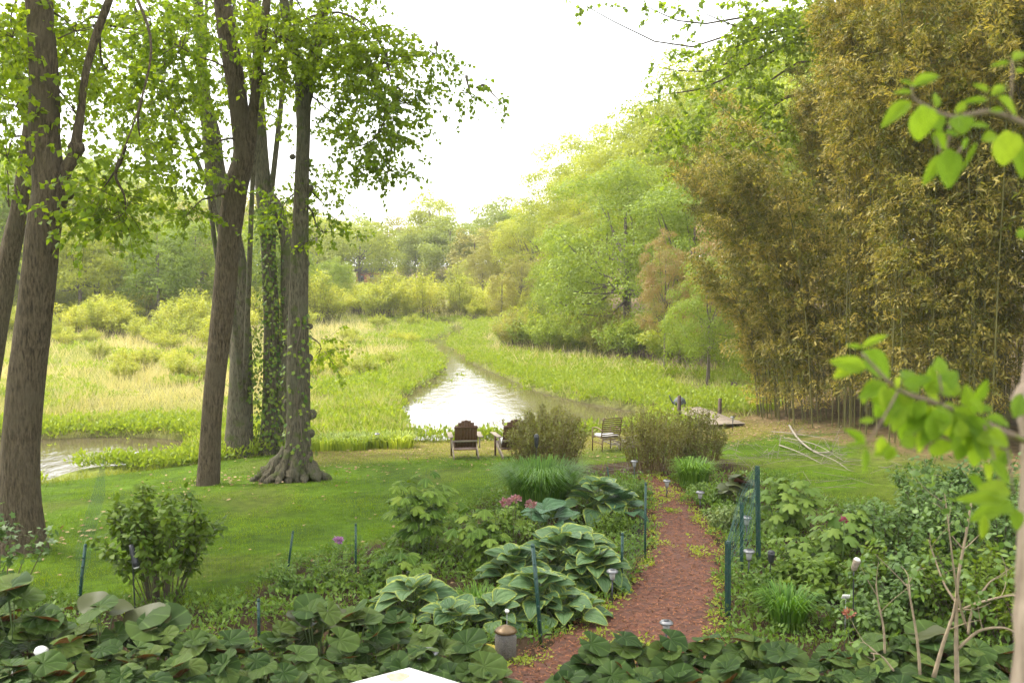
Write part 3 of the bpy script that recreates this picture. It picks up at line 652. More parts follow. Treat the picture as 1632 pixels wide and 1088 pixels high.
n_ = len(q); scat(mb, LEAF, LEAF_F, np.c_[q, height(q[:, 0], q[:, 1]) + .03], norm(np.c_[rs.normal(size=(n_, 2)), U(-.1, .2, n_)]), norm(np.c_[rs.normal(size=(n_, 2)) * .3, np.ones(n_)]), U(.06, .13, (n_, 1)), U(0, 1, n_))
mb.build('fallen_leaves', m_litter, kind='stuff', label='dry fallen leaves scattered over the thin grass')

# ------------------------------------------------------------------ tall shade trees by the lawn
def trunk_px(mb, cl, Y, k=22, n=40, rough=.05, t=.5, dy=0., extra=None, x2=1.0):
    """cl: (px, py, width in px) rows from the base up; real radii at distance Y"""
    cl = np.array(cl, float); m = len(cl); s = spline(cl, n)
    Yv = Y + dy * np.linspace(0, 1, n)
    pts = np.array([P(a, b, yy) for (a, b, _), yy in zip(s, Yv)]); r = s[:, 2] / 2 * Yv / F * .9
    tube(mb, pts, r * x2, k, rough=rough, t=t); return pts, r
TW = MB  # alias
KITE = LEAF * np.array([1.45, 1, 1])
def sprays(tw, lf, blobs, ls=.115, T=KITE, TF=LEAF_F, per=22, droop=.55, L=(.45, .95)):
    """blobs: (centre xyz, (rx, ry, rz), twigs, tint)"""
    for c, r, n, tn in blobs:
        n = int(n * 1.1); c = np.asarray(c, float); r = np.asarray(r, float)
        d = runit(n); st = c + d * r * (U(0, 1, (n, 1)) ** .45) * .92
        dr = norm(d * np.array([1, 1, .4]) + runit(n) * .7 - np.array([0, 0, droop * .6])); ln = U(*L, n)
        for i in range(n):
            a = st[i]; b = a + dr[i] * ln[i] * .5; e = a + dr[i] * ln[i] - np.array([0, 0, droop * .25 * ln[i]])
            tube(tw, [a, b, e], [.006, .004, .002], 3, caps=False)
            u = U(.05, 1.05, per)[:, None]; q = np.where(u < .5, a + (b - a) * u * 2, b + (e - b) * (u * 2 - 1))
            D = norm(dr[i] * .5 + runit(per) * .9 - np.array([0, 0, droop]))
            scat(lf, T, TF, q + runit(per) * .05, D, norm(np.array([0, 0, 1.]) + runit(per) * .75), ls * U(.6, 1.25, (per, 1)), np.clip(tn + U(-.3, .3, per), 0, 1))
def limb(mb, a, b, r0, r1=.008, sag=.0, k=6, n=9):
    a, b = np.asarray(a, float), np.asarray(b, float); L = np.linalg.norm(b - a)
    m1 = a + (b - a) * .35 + rs.normal(size=3) * .05 * L + np.array([0, 0, .06 * L]); m2 = a + (b - a) * .7 + rs.normal(size=3) * .05 * L - np.array([0, 0, sag * L])
    p = spline([a, m1, m2, b], n); tube(mb, p, np.linspace(r0, r1, n), k, caps=False, rough=.04); return p
def B(px, py, Y, rx, ry, n, t=.4, rd=None):
    s = Y / F; return (P(px, py, Y), (rx * s, (rd or max(rx, ry)) * s, ry * s), n, t)
def high(tr, lf, x, y, z, R, n, ls=.24, t=.4):
    """unseen upper crown leaves, added above the picture to shade the garden"""
    d = runit(n); pos = np.array([x, y, z]) + d * np.array([R, R, R * .5]) * (U(0, 1, (n, 1)) ** .4)
    scat(lf, LEAF, LEAF_F, pos, norm(runit(n) - np.array([0, 0, .4])), norm(np.array([0, 0, 1]) + runit(n) * .6), ls * U(.6, 1.3, (n, 1)), np.clip(t + U(-.3, .3, n), 0, 1))

def shade_tree(label, base, trunks, Y, blobs, highs, barkm, leafm=m_canopy, k=24, roots=None, branches=(), ls=.115, knobs=(), dy=0., name='shade_tree', stubs=()):
    t = thing(name, label, 'tree', base)
    tr = MB(); br = MB(); lf = MB(); P0 = None; ends = []
    for cl in trunks:
        pts, r = trunk_px(tr, cl, Y, k, 46, .045, dy=dy); ends.append((pts[-1], r[-1]))
        if P0 is None: P0 = pts; R0 = r
    for (px, py, rr) in knobs:
        c = P(px, py, Y - .0); i = np.argmin(np.abs(P0[:, 2] - c[2])); c[1] = P0[i, 1]; rr = rr * Y / F
        V = runit(60); lathe(tr, [(.05*rr, -rr), (.7*rr, -.75*rr), (1.05*rr, -.1*rr), (.85*rr, .6*rr), (.05*rr, .95*rr)], c, 9, M=Rx(U(-.5, .5)) @ Ry(U(-.5, .5)))
    if roots:
        b0 = np.array(base, float)
        for (a, L, r0, zz) in roots:
            L *= .86; r0 *= .85; zz *= .8
            e = b0 + np.array([math.cos(a) * L, math.sin(a) * L, 0]); e[2] = gz(e[0], e[1]) - .03
            s = b0 + np.array([math.cos(a) * R0[0] * .45, math.sin(a) * R0[0] * .45, zz]); m = (s * .45 + e * .55) + np.array([rs.normal() * .06, rs.normal() * .06, -.10 * zz])
            m2 = s * .12 + e * .88; m2[2] = e[2] + r0 * .75
            tube(tr, spline([s, m, m2, e], 16), np.linspace(r0 * 1.25, r0 * .35, 16) * (1 + .16 * rs.normal(size=16)), 11, rough=.14)
    tr.build('trunk', barkm, t, smooth=True)
    for pts, r0, r1 in branches:
        p = spline([P(a, b, Y + (q[0] if q else 0)) for a, b, *q in pts], 16); tube(br, p, np.linspace(r0, r1, 16), 7, caps=False, rough=.05)
    anchors = np.concatenate([np.array([spline([P(a, b, Y + (q[0] if q else 0)) for a, b, *q in pts], 16) for pts, _, _ in branches]).reshape(-1, 3), P0]) if branches else P0
    for c, r, n, tn in blobs:
        i = np.argmin(np.linalg.norm(anchors - (c + np.array([0, 0, .6])), axis=1)); limb(br, anchors[i], c, .03, .008)
        for _ in range(4): limb(br, c, c + runit(1)[0] * np.array(r) * .8, .010, .003, k=4, n=6)
    sprays(br, lf, blobs, ls=ls)
    for (x, y, z, R, n) in highs:
        e, r = ends[rs.integers(len(ends))]
        for _ in range(3): limb(br, e, np.array([x, y, z]) + runit(1)[0] * R * .5, .09, .02, k=7)
        high(br, lf, x, y, z, R, n)
    if br.n: br.build('branches', twig_m if barkm is None else barkm, t, smooth=True)
    lf.build('crown', leafm, t); return t

# A: broad trunk at the left edge
gA = G(36, 876)
shade_tree('thick brown trunk nearest the left edge, rising from the lawn with a forked limb', gA,
    [[(30,900,112),(34,880,96),(36,850,80),(32,780,72),(34,690,66),(43,600,60),(52,520,58),(62,430,59),(71,360,60),(80,305,60),(76,262,52),(70,210,50),(70,140,48),(66,60,47),(62,-10,46),(58,-120,42),(60,-260,34),(66,-420,20)],
     [(96,300,26),(104,272,24),(120,245,22),(122,222,17),(129,175,14),(136,120,13),(152,60,13),(172,5,13),(196,-60,11),(220,-160,8)]], float(gA[1]),
    [B(20,60,18.5,60,60,90,.5),B(20,60,16.5,60,55,40),B(120,50,17,55,45,26),B(25,170,16.2,40,60,26,.35),B(170,110,17,45,40,16),B(165,300,15.6,48,50,46,.2),B(200,335,15.4,30,30,18,.2),B(225,230,15.8,35,40,14,.3),B(120,180,16.5,30,40,9)],
    [(-9,14,15,5.5,2600),(-5.5,16,16.5,4.5,1700),(-12,17,15,5,900)], bark_brown, knobs=[(103,303,17),(122,236,13),(46,513,9)],
    branches=[([(64,10),(40,-30,-.5),(0,-60,-1)],.05,.02),([(200,-40),(240,60,-.5),(225,160,-.9),(185,270,-1.4)],.03,.008),([(92,62,-.2),(120,50,-.2),(150,42)],.012,.006)])
# B: leaning trunk behind
gB = G(-52, 800)
shade_tree('dark slender trunk leaning in from the left edge behind the thickest one', gB,
    [[(-52,812,70),(-45,780,56),(-30,680,44),(-14,580,38),(2,480,34),(16,400,34),(32,330,32),(44,260,30),(50,200,26),(58,120,24),(64,30,22),(80,-100,18),(90,-260,10)]], float(gB[1]),
    [B(20,110,20,60,60,40,.45),B(12,250,19.5,28,70,26,.45),B(100,40,20,50,40,20),B(290,75,20,70,60,60,.4)],
    [(-12,22,16,5,1300),(-9,21,17.5,4,900)], bark_brown, branches=[([(14,330),(12,270),(8,200),(4,150)],.02,.006),([(12,322),(2,300),(-10,280)],.012,.006),([(60,60),(150,40),(290,60)],.04,.01)])
# C: trunk in the middle of the group, on the lawn
gC = G(331, 772)
shade_tree('straight brown trunk standing forward on the lawn, forking high up', gC,
    [[(330,785,50),(331,772,42),(333,735,38),(336,680,35),(342,610,36),(350,540,38),(358,470,41),(364,400,39),(370,340,40),(378,290,40),(388,250,37),(384,205,35),(378,150,32),(368,90,31),(358,30,30),(350,-40,28),(346,-160,24),(350,-320,14)],
     [(388,268,24),(398,232,20),(402,190,18),(408,140,17),(415,80,16),(424,10,15),(434,-80,12),(450,-200,7)]], float(gC[1]),
    [B(250,150,21.5,80,70,90,.35),B(290,260,21.5,48,55,56,.3),B(300,340,21.3,25,18,12,.3),B(440,60,22,50,60,60,.6),B(610,110,21.5,60,70,92,.6),B(600,215,21.2,50,50,56,.35),B(618,272,21.1,22,28,14,.1),B(650,165,21.2,38,38,30,.2),B(560,60,21.8,60,55,80,.6),B(690,85,21.2,40,45,12,.15),B(745,148,21,45,14,5,.15),B(800,165,21,45,10,2,.1),B(240,30,22,80,50,60,.5),B(560,235,21.3,25,35,9,.2)],
    [(-5,21,17.5,5,1700),(-2.5,20,16,4,1000),(-8,20,17,4.5,1000)], bark_brown,
    branches=[([(404,125),(440,112),(480,104),(530,92),(575,78),(605,62)],.030,.012),([(376,120,-.1),(345,100,-.2),(310,88,-.2),(270,66,-.4),(230,56,-.4),(188,50,-.4)],.022,.012),([(410,100),(470,40,-.2),(540,20,-.4),(600,60,-.5),(625,140,-.7),(625,230,-.9)],.035,.01),([(605,62),(680,60,-.4),(760,140,-.6)],.014,.004)])
# D/E/F: stump-based group behind
gD = G(380, 728)
tD = shade_tree('grey trunk rising behind the forward one, from a swollen base with a broken stub', gD,
    [[(376,742,78),(378,728,62),(380,700,52),(382,640,44),(385,560,38),(383,480,30),(380,420,28),(366,360,30),(352,310,30),(342,260,32),(338,215,31),(328,170,24),(322,110,18),(318,40,18),(312,-40,17),(300,-180,11)],
     [(386,738,56),(387,715,44),(387,694,36),(388,681,33)]], float(gD[1]),
    [B(315,150,26,45,60,30,.5),B(230,60,28,90,60,70,.6),B(150,130,29,60,60,40,.6),B(270,190,28,60,50,50,.5),B(300,30,26,60,40,36,.55),B(400,20,26,60,50,46,.6),B(355,120,27,50,50,26,.5)],
    [(-8,27,17.5,4.5,900)], bark_grey, k=18, roots=[(2.6,.9,.14,.45),(3.6,.8,.13,.4),(4.5,.7,.14,.35),(5.4,.6,.13,.4)])
gE = G(428, 722)
shade_tree('grey ivy-wrapped trunk between the stub-based one and the root-flared one', gE,
    [[(426,735,56),(428,720,44),(430,690,34),(432,640,30),(433,580,28),(433,520,28),(430,460,27),(428,400,27),(426,350,30),(420,300,29),(416,250,24),(414,190,21),(411,120,18),(408,30,15),(404,-80,12)],
     [(440,705,26),(447,660,24),(452,590,22),(456,520,20),(456,430,20),(455,380,19),(444,335,20),(432,312,16)]], float(gE[1]),
    [B(430,130,27,36,40,22,.6),B(470,50,28,80,60,60,.65),B(400,60,29,90,60,50,.7),B(470,200,27,40,30,10,.5)],
    [(-6,28,17,4,700)], bark_grey, k=18, roots=[(3.9,.5,.10,.3),(4.8,.55,.12,.35),(5.6,.5,.11,.35)])
gG = G(474, 764)
shade_tree('grey knobbly trunk with wide root flare, rightmost of the tall trunks', gG,
    [[(474,778,84),(474,764,66),(475,740,52),(476,710,47),(476,660,44),(475,600,41),(475,540,38),(475,480,33),(477,420,30),(479,350,27),(481,280,26),(484,210,25),(483,160,27),(478,120,20),(462,60,16),(452,0,15),(446,-90,12),(440,-200,7)],
     [(486,172,20),(494,130,19),(502,80,20),(512,30,19),(522,-30,17),(536,-140,12),(548,-260,7)]], float(gG[1]),
    [B(500,40,23,50,60,66,.65),B(560,120,22.8,50,50,46,.5),B(470,100,22.5,30,50,20,.6),B(450,330,23.5,22,35,26,.25),B(512,290,23.3,22,30,20,.2),B(520,330,23.2,26,40,14,.3),B(515,370,23.2,26,26,7,.6),B(512,555,23.2,15,24,14,.9),B(540,185,23,30,30,10,.3)],
    [(-4,25,17.5,5,1300),(0,23,18,3.5,500)], bark_grey, roots=[(3.2,1.25,.15,.75),(3.5,1.0,.12,.95),(3.85,.95,.14,.6),(4.2,.8,.12,.9),(4.6,.70,.14,.7),(4.9,.62,.11,1.0),(5.2,.75,.13,.65),(5.6,.9,.15,.6),(6.0,1.0,.13,.7),(2.6,.8,.12,.4),(.4,.8,.12,.4)],
    knobs=[(496,660,9),(494,690,8),(492,570,7),(458,640,6),(494,300,6),(489,420,5),(466,250,5),(494,520,5)], ls=.11)
# ivy on the trunks
def ivy(label, cl, Y, n, wd, loc):
    t = thing('ivy', label, 'ivy', loc); lf = MB(); c = spline(np.array(cl, float), n); j = rs.permutation(n)
    a = U(0, 6.28, n); r = (c[:, 2] / 2 + U(0, wd, n) * (.5 + np.sin(c[:, 1] * .05) ** 2)) * Y / F
    pos = np.array([P(x, y, Y) for x, y, _ in c]); o_ = np.c_[np.cos(a), -np.abs(np.sin(a)), 0 * a]
    scat(lf, MAPLE, MAPLE_F, pos + o_ * r[:, None], norm(o_ * .5 + runit(n) * .5 - np.array([0, 0, .8])), norm(o_ + runit(n) * .5 + np.array([0, 0, .4])), U(.06, .13, (n, 1)), U(0, 1, n))
    lf.build('foliage', m_ivy, t); v = MB(); s = spline(np.array(cl, float), 20); tube(v, [P(x - 4 * math.sin(i), y, Y - s[0][2] / 2 * Y / F) for i, (x, y, _) in enumerate(s)], .015, 5); v.build('vine_stem', twig_m, t)
ivy('green and gold ivy climbing the middle grey trunk of the group', [(428,700,36),(430,640,30),(432,560,28),(432,470,27),(428,380,30),(420,330,28)], float(gE[1]) - .05, 1100, 11, gE)
ivy('dark ivy strand on the right side of the stub-based trunk', [(402,640,12),(400,600,12),(402,560,12),(403,520,10)], float(gD[1]) - .1, 200, 8, gD)
ivy('sparse leafy shoots and moss on the root-flared trunk', [(478,740,44),(477,690,44),(476,610,40),(476,560,36),(476,500,34)], float(gG[1]) - .02, 130, 5, gG)
# overhanging maple on the right, behind the bamboo
tx, ty, _ = P(1345, 300, 41)
t = thing('maple_tree', 'maple behind the bamboo whose green boughs reach left over the marsh edge', 'tree', (tx, ty, gz(tx, ty)))
tr = MB(); br = MB(); lf = MB(); tube(tr, spline([(tx, ty, gz(tx, ty) - .2), (tx - .2, ty, 6), (tx - .1, ty - .2, 12), (tx, ty, 17)], 16), np.linspace(.32, .1, 16), 12, rough=.04); tr.build('trunk', bark_brown, t, smooth=True)
bl = [B(1150,85,38,55,34,26,.35),B(1225,50,38,70,50,90,.4),B(1310,25,38,80,45,120,.45),B(1180,140,37,50,28,34,.3),B(1120,200,37,60,24,34,.3),B(1190,235,37,45,26,36,.35),B(1090,235,37,40,14,10,.3),B(1060,110,38,28,30,6,.15),B(1020,5,38,60,12,9,.2),B(930,8,38,30,9,3,.15),B(1420,10,38,80,40,90,.5),B(1120,20,38,60,16,8,.2),B(1060,150,37,20,10,3,.1),B(1230,180,36,40,40,30,.4)]
for c, r, n, q in bl: limb(br, (tx, ty, min(c[2] + 1.5, 15)), c, .07, .015)
sprays(br, lf, bl, ls=.19, L=(.6, 1.3)); high(br, lf, 9, 36, 19, 6, 1200, .3); br.build('branches', bark_brown, t, smooth=True); lf.build('crown', m_canopy, t)

# ------------------------------------------------------------------ bamboo grove
def bamboo_proto(Ht, lean, nb, full=1.):
    t = thing('bamboo', 'x', 'bamboo', (0, 0, 0)); cu = MB(); lf = MB()
    az = 0.; top = np.array([lean * Ht, 0, Ht]); p = spline([(0, 0, -.1), (lean * Ht * .12, U(-.1,.1), Ht * .4), (lean * Ht * .42, U(-.2,.2), Ht * .78), top], 22)
    r = np.linspace(.024, .006, 22); tube(cu, p, r, 6, caps=False)
    for i in range(2, 20): tube(cu, [p[i] - (p[i+1]-p[i]) * .02, p[i] + (p[i+1]-p[i]) * .02], r[i] * 1.22, 6, caps=False)
    for j in range(nb):
        u = U(.07, 1) ** .85; f = u * 21; i = min(int(f), 20); q = p[i] + (p[i+1] - p[i]) * (f - i); a = U(0, 6.28)
        L = U(.5, 1.25) * (1.15 - .55 * u) * (1 if u > .3 else .6); d = np.array([math.cos(a), math.sin(a), U(.25, .9)]); d /= np.linalg.norm(d)
        m = q + d * L * .6; e = m + (d + np.array([0, 0, -.9])) * L * .45
        tube(cu, [q, m, e], [.005, .003, .0015], 3, caps=False)
        n = int(18 * full * (1 if u > .2 else .7)); v = U(.2, 1.05, (n, 1)); pos = np.where(v < .6, q + (m - q) * v / .6, m + (e - m) * (v - .6) / .4) + runit(n) * .10
        scat(lf, LEAF * np.array([.62, 1, 1]), LEAF_F, pos, norm(d * .6 + runit(n) * .75 - np.array([0, 0, .55])), norm(np.array([0, 0, 1.]) + runit(n) * .8), U(.10, .19, (n, 1)), np.clip(U(-.35, .65) + U(0, .6, n) ** 1.2, 0, 1))
    cu.build('culm', m_culm, t); lf.build('foliage', m_bamboo, t); return t
BP = [bamboo_proto(h, l, n) for h, l, n in [(12.5,.10,128),(11.5,.14,120),(10.5,.20,112),(13.2,.06,128),(9.2,.36,104),(7.6,.44,96),(5.4,.48,76)]]
def front(y): return np.interp(y, [22, 24, 26.2, 30, 35, 39], [14.5, 11.8, 9.9, 9.1, 8.7, 9.4])
cnt = 0; tries = 0
while cnt < 290:
    y = U(22.5, 38); d = U(0, 1) ** 1.5 * 9; x = front(y) + d + .15
    if x > 9 + .30 * y + 5: continue
    k = int(rs.choice([0,1,2,3,4,5,6], p=[.22,.22,.16,.18,.1,.07,.05] if d < 2.5 else [.3,.28,.1,.32,0,0,0]))
    if d < 1.4 and y > 31: k = int(rs.choice([4, 5, 6, 2], p=[.36, .32, .24, .08]))
    yaw = math.pi + U(-.8, .8) + (.5 if y < 27 else 0.)
    if k in (4, 5, 6): yaw = math.pi + U(-.35, .5)
    pxb = 816 + x / y * F; Ht_ = [12.5, 11.5, 10.5, 13.2, 9.2, 7.6, 5.4][k]
    s_ = min(U(.9, 1.12), float(np.interp(pxb, [1200, 1260, 1330, 1420, 1520], [9.2, 10.6, 12.2, 13.8, 15])) / Ht_) * U(.9, 1.04)
    lab = 'arching bamboo stem leaning outward at the marsh-side flank of the grove' if (y > 31 and d < 1.5) else ('golden leaved bamboo stem standing along the open front of the grove' if d < 2.5 else 'tall bamboo stem standing deep inside the dense grove')
    dup(BP[k], (x, y, gz(x, y) - .05), yaw, s_, label=lab, group='bamboo stems of the grove'); cnt += 1
for t in BP:
    for c_ in list(t.children): bpy.data.objects.remove(c_)
    bpy.data.objects.remove(t)

# ------------------------------------------------------------------ near tree at the right edge, out of focus
nx0 = (1676 - 816) / F * 2.35
nt_ = thing('small_tree', 'slim pale trunk close to the viewer at the right edge, with bright new leaves', 'tree', (nx0, 2.35, gz(nx0, 2.35)))
tr = MB(); br = MB()
pts = [(nx0, 2.35, gz(nx0, 2.35) - .2), (nx0 + .02, 2.35, 3.5)] + [tuple(P(a, b, 2.35)) for a, b in [(1682,1090),(1678,900),(1674,700),(1670,640),(1676,560),(1686,470),(1702,380),(1722,250),(1732,100),(1745,-60),(1770,-300)]]
pts += [(nx0 + .2, 2.5, 9.5), (nx0 + .3, 2.8, 12)]
tube(tr, spline(pts, 80), np.interp(np.linspace(0, 1, 80), [0, .3, .95, 1], [.12, .062, .05, .03]) * (1 + .04 * rs.normal(size=80)), 16, rough=.05)
lathe(tr, [(.004,-.05),(.035,-.03),(.05,0),(.032,.035),(.004,.05)], P(1646, 638, 2.35), 10)
trunk_near = tr.build('trunk', bark('bark_near', (.24,.18,.14), (.42,.33,.26), (.34,.26,.205), furrow=.5), nt_, smooth=True)
Q = lambda a, b, ox, oy, k: (ox + a / k, oy + b / k)
l1 = [Q(a, b, 1300, 520, 3.2) for a, b in [(1090,590),(1000,555),(850,490),(720,435),(600,385),(470,345),(380,290),(240,140)]]
l2 = [Q(a, b, 1300, 60, 4.18) for a, b in [(1750,760),(1560,640),(1389,572),(1280,530),(1150,495),(1030,515),(900,530),(720,450),(650,400),(645,330)]]
tube(br, spline([P(a, b, 2.3 - .02 * i) for i, (a, b) in enumerate(l1)], 30), np.linspace(.009, .003, 30), 8)
tube(br, spline([P(a, b, 2.32 - .01 * i) for i, (a, b) in enumerate(l2)], 30), np.linspace(.009, .003, 30), 8)
for a, b, c_, d_ in [(1290,540,1310,140),(900,540,870,760),(1000,690,880,860),(780,640,840,780)]:
    tube(br, [P(*Q(a, b, 1300, 60, 4.18), 2.27), P(*Q((a+c_)/2+6, (b+d_)/2, 1300, 60, 4.18), 2.26), P(*Q(c_, d_, 1300, 60, 4.18), 2.25)], [.003,.0025,.002], 6)
for a, b, c_, d_ in [(860,500,960,900),(420,330,260,600),(640,400,630,250),(960,560,1010,860)]:
    tube(br, [P(*Q(a, b, 1300, 520, 3.2), 2.2), P(*Q((a+c_)/2+8, (b+d_)/2, 1300, 520, 3.2), 2.19), P(*Q(c_, d_, 1300, 520, 3.2), 2.18)], [.003,.0025,.002], 6)
br.build('branches', plain('near_branch', (.24,.17,.12), (.15,.11,.08), rough=.8, scale=40), nt_, smooth=True)
OVD = []
def leaf_mesh(name, mat, W_=.62, nu=6, nv=5, curl=.10, fold=.10, wave=.0, tipw=1.0, heart=0.):
    """one leaf of unit length: blade curved along its axis, folded on the midrib"""
    mb = MB(); V = []; E = []
    for i in range(nu):
        u = i / (nu - 1); w = W_ / 2 * (math.sin(math.pi * min(1, u ** .75 * .96 + .02)) ** .8) * (1 + heart * (1 - u) ** 2)
        for j in range(nv):
            v = -1 + 2 * j / (nv - 1)
            y_ = u - heart * .22 * abs(v) * (1 - u) ** 2
            V.append((w * v, y_, fold * abs(v) ** 1.3 * w * 2 - curl * u * u + .02 + wave * math.sin(u * 11 + v * 2) * abs(v))); E.append(max(abs(v) ** 1.5, (u - .72) / .28 if u > .72 else 0, .85 if u == 0 and abs(v) > .6 else 0))
    Fs = [(i*nv+j, i*nv+j+1, (i+1)*nv+j+1, (i+1)*nv+j) for i in range(nu-1) for j in range(nv-1)]
    mb.add(np.array(V), np.array(Fs), t=U(.2, .8), e=np.array(E)); me = mb.mesh(name, mat, smooth=True); return me
def put_leaf(me, parent, pos, D, N, L, wscale=1., label=None):
    D = Vector(D).normalized(); X = D.cross(Vector(N)); X = X.normalized() if X.length > 1e-4 else Vector((1, 0, 0)); Z = X.cross(D)
    o = bpy.data.objects.new('leaf', me); C.objects.link(o); o.parent = parent
    M = Matrix((X * (L * wscale), D * L, Z * L)).transposed().to_4x4(); M.translation = Vector(pos) - parent.location; o.matrix_basis = M
    if label: o['label'] = label
    return o
nm = [leaf_mesh('near_leaf', m_near, W_=1., curl=.12, fold=.12) for _ in range(3)]
LV = [(1,220,160,95,265,55),(1,235,110,370,40,30),(1,235,110,155,95,20),(1,235,130,385,265,95),(1,300,265,235,400,35),(1,630,240,635,150,55),(1,640,240,670,215,30),(1,250,605,155,520,45),(1,395,330,300,470,70),(1,430,400,400,540,60),
 (1,480,430,440,590,70),(1,520,500,540,650,75),(1,600,420,620,590,100),(1,640,570,620,670,90),(1,530,300,440,280,50),(1,600,300,700,350,50),(1,640,300,560,340,45),(1,800,450,810,365,50),(1,870,440,875,395,35),(1,860,470,1000,500,45),(1,730,480,740,600,60),
 (1,800,590,820,720,75),(1,880,570,880,670,70),(1,880,545,990,610,60),(1,740,600,730,690,50),(1,380,600,300,660,50),(1,400,610,360,690,40),(1,250,620,250,750,30),(1,260,600,150,605,20),(1,300,480,220,480,25),(1,380,340,300,320,35),(1,990,850,830,820,80),
 (1,960,880,720,880,55),(1,1000,900,920,945,60),(1,960,900,790,990,65),(1,860,960,850,1088,35),(1,890,680,990,800,50),(1,850,700,900,790,50),(1,1020,930,1030,1040,50),(1,400,270,430,310,45),(1,480,400,430,330,50),(1,560,380,500,470,55),(1,660,420,720,400,40),(1,700,500,660,560,50),(1,450,560,500,620,60),(1,330,560,330,650,45),(1,560,340,640,390,50),
 (1,700,560,720,640,60),(1,920,620,940,720,55),(1,780,760,860,830,45),
 (2,640,330,830,240,60),(2,640,320,565,285,25),(2,640,370,515,365,30),(2,630,430,440,585,75),(2,700,450,700,690,150),(2,800,470,795,360,40),(2,860,530,760,600,60),(2,960,520,980,640,110),(2,1040,590,1160,590,45),(2,770,640,880,740,70),(2,880,740,890,1000,115),(2,850,780,715,980,60),
 (2,860,640,960,650,40),(2,980,680,1000,740,60),(2,1070,700,980,880,22),(2,1200,650,1110,680,60),(2,1260,620,1265,855,150),(2,1210,400,1350,520,80),(2,1170,390,1265,310,45),(2,1150,360,1050,310,35),(2,1140,420,970,430,35),(2,1250,490,1160,480,30),(2,1290,170,1160,190,25),(2,1310,160,1400,90,50),(2,1330,230,1400,215,30),(2,1360,700,1385,930,90),(2,1340,1320,1420,1290,50),(2,780,550,840,640,50),(2,1000,440,930,500,40)]
for w, a, b, c_, d_, wd in LV:
    ox, oy, k = (1300, 520, 3.2) if w == 1 else (1300, 60, 4.18)
    Y = U(2.12, 2.3); p0 = P(*Q(a, b, ox, oy, k), Y); p1 = P(*Q(c_, d_, ox, oy, k), Y + U(-.02, .03)); L = np.linalg.norm(p1 - p0)
    p1 = p0 + (p1 - p0) * 1.1; put_leaf(nm[rs.integers(3)], nt_, p0, p1 - p0, np.array([U(-.3, .3), -1, U(.3, .9)]), L, wd / k * Y / F / L * 1.45)
bp_ = [P(a, b, 2.24) for a, b in l1]; bs = spline(bp_, 60)
for i in range(46):
    q = bs[int(U(4, 56))]; d = np.array([U(-1, 1), U(-.3, .3), U(-1.2, .5)]); d /= np.linalg.norm(d); q = q + d * U(.005, .05) + np.array([0, -.02, 0])
    put_leaf(nm[rs.integers(3)], nt_, q, d, np.array([U(-.4, .4), -1, U(.2, .9)]), U(.045, .085), U(.48, .62))
lf = MB(); br2 = MB()  # unseen overhead crown, added over the camera to shade the foreground
for x, y, z, R, n in [(1.6, 4.5, 11.5, 3.4, 2200), (-2.5, 5.5, 12.5, 3.6, 2200), (5, 6.5, 12, 3.6, 2200), (0, -1, 10.5, 3.4, 2200), (4.5, 0, 11, 3.4, 1800), (-4.5, 1, 11.5, 3.2, 1600)]:
    for _ in range(3): limb(br2, (nx0 + .25, 2.6, 10.5), np.array([x, y, z]) + runit(1)[0] * 1.2, .035, .01)
    high(br2, lf, x, y, z, R, n, .24)
br2.build('unseen_shade_branches', twig_m, nt_); lf.build('crown', m_near, nt_)

# ------------------------------------------------------------------ large leaved plants of the garden
def round_leaf(name, mat, cup=.10, wv=.05):
    mb = MB(); K = 15; V = [(0, 0, 0)]; E = [0]
    ph = U(0, 6.28)
    for q, rr in ((1, .26), (2, .52)):
        for i in range(K):
            a = -math.pi / 2 + .22 + (2 * math.pi - .44) * i / (K - 1)
            r = rr * (1 + .10 * math.cos(2 * (a - math.pi / 2)) * (q - 1)); z = cup * (rr / .52) ** 2 * (1 if q == 2 else .9) + wv * math.sin(3 * a + ph) * (q - 1) + (.05 if q == 1 else 0)
            V.append((r * math.cos(a) * 1.06, r * math.sin(a) + .1, z)); E.append(q / 2)
    Fs = [(0, 1 + i, 2 + i) for i in range(K - 1)]; F4 = [(1 + i, 1 + K + i, 2 + K + i, 2 + i) for i in range(K - 1)]
    mb.add(np.array(V), [np.array(Fs), np.array(F4)], t=U(.1, .9)); return mb.mesh(name, mat, smooth=True)
def lobed_mesh(name, mat, lobes=5, depth=.45):
    mb = MB(); K = lobes * 4 + 1; V = [(0, 0, 0)]
    for q, rr in ((1, .35), (2, 1.)):
        for i in range(K):
            f = i / (K - 1); a = -math.pi * .30 + (math.pi * 1.6) * f; s = abs(math.sin(math.pi * lobes * f)) ** .8
            r = (.30 + .34 * math.sin(math.pi * f) ** .7) * (1 - depth + depth * s) if q == 2 else .22
            if q == 2: r *= 1 + .06 * (i % 2)
            V.append((r * math.cos(a), r * math.sin(a) + .30, -.28 * r * r * q + .02 * (i % 2)))
    Fs = [(0, 1 + i, 2 + i) for i in range(K - 1)]; F4 = [(1 + i, 1 + K + i, 2 + K + i, 2 + i) for i in range(K - 1)]
    mb.add(np.array(V), [np.array(Fs), np.array(F4)], t=U(.1, .9)); return mb.mesh(name, mat, smooth=True)
RL = [round_leaf('round_leaf', m_butter, c, w) for c, w in [(.10,.05),(.02,.07),(.16,.04),(-.06,.06)]]
HV = [leaf_mesh('hosta_leaf', m_hosta_v, W_=.86, nu=8, nv=7, curl=c, fold=f_, wave=.015, heart=.6) for c, f_ in [(.30,.16),(.18,.22),(.42,.12)]]
HB = [leaf_mesh('hosta_leaf', m_hosta_b, W_=.90, nu=8, nv=7, curl=c, fold=f_, wave=.012, heart=.6) for c, f_ in [(.30,.10),(.20,.16)]]
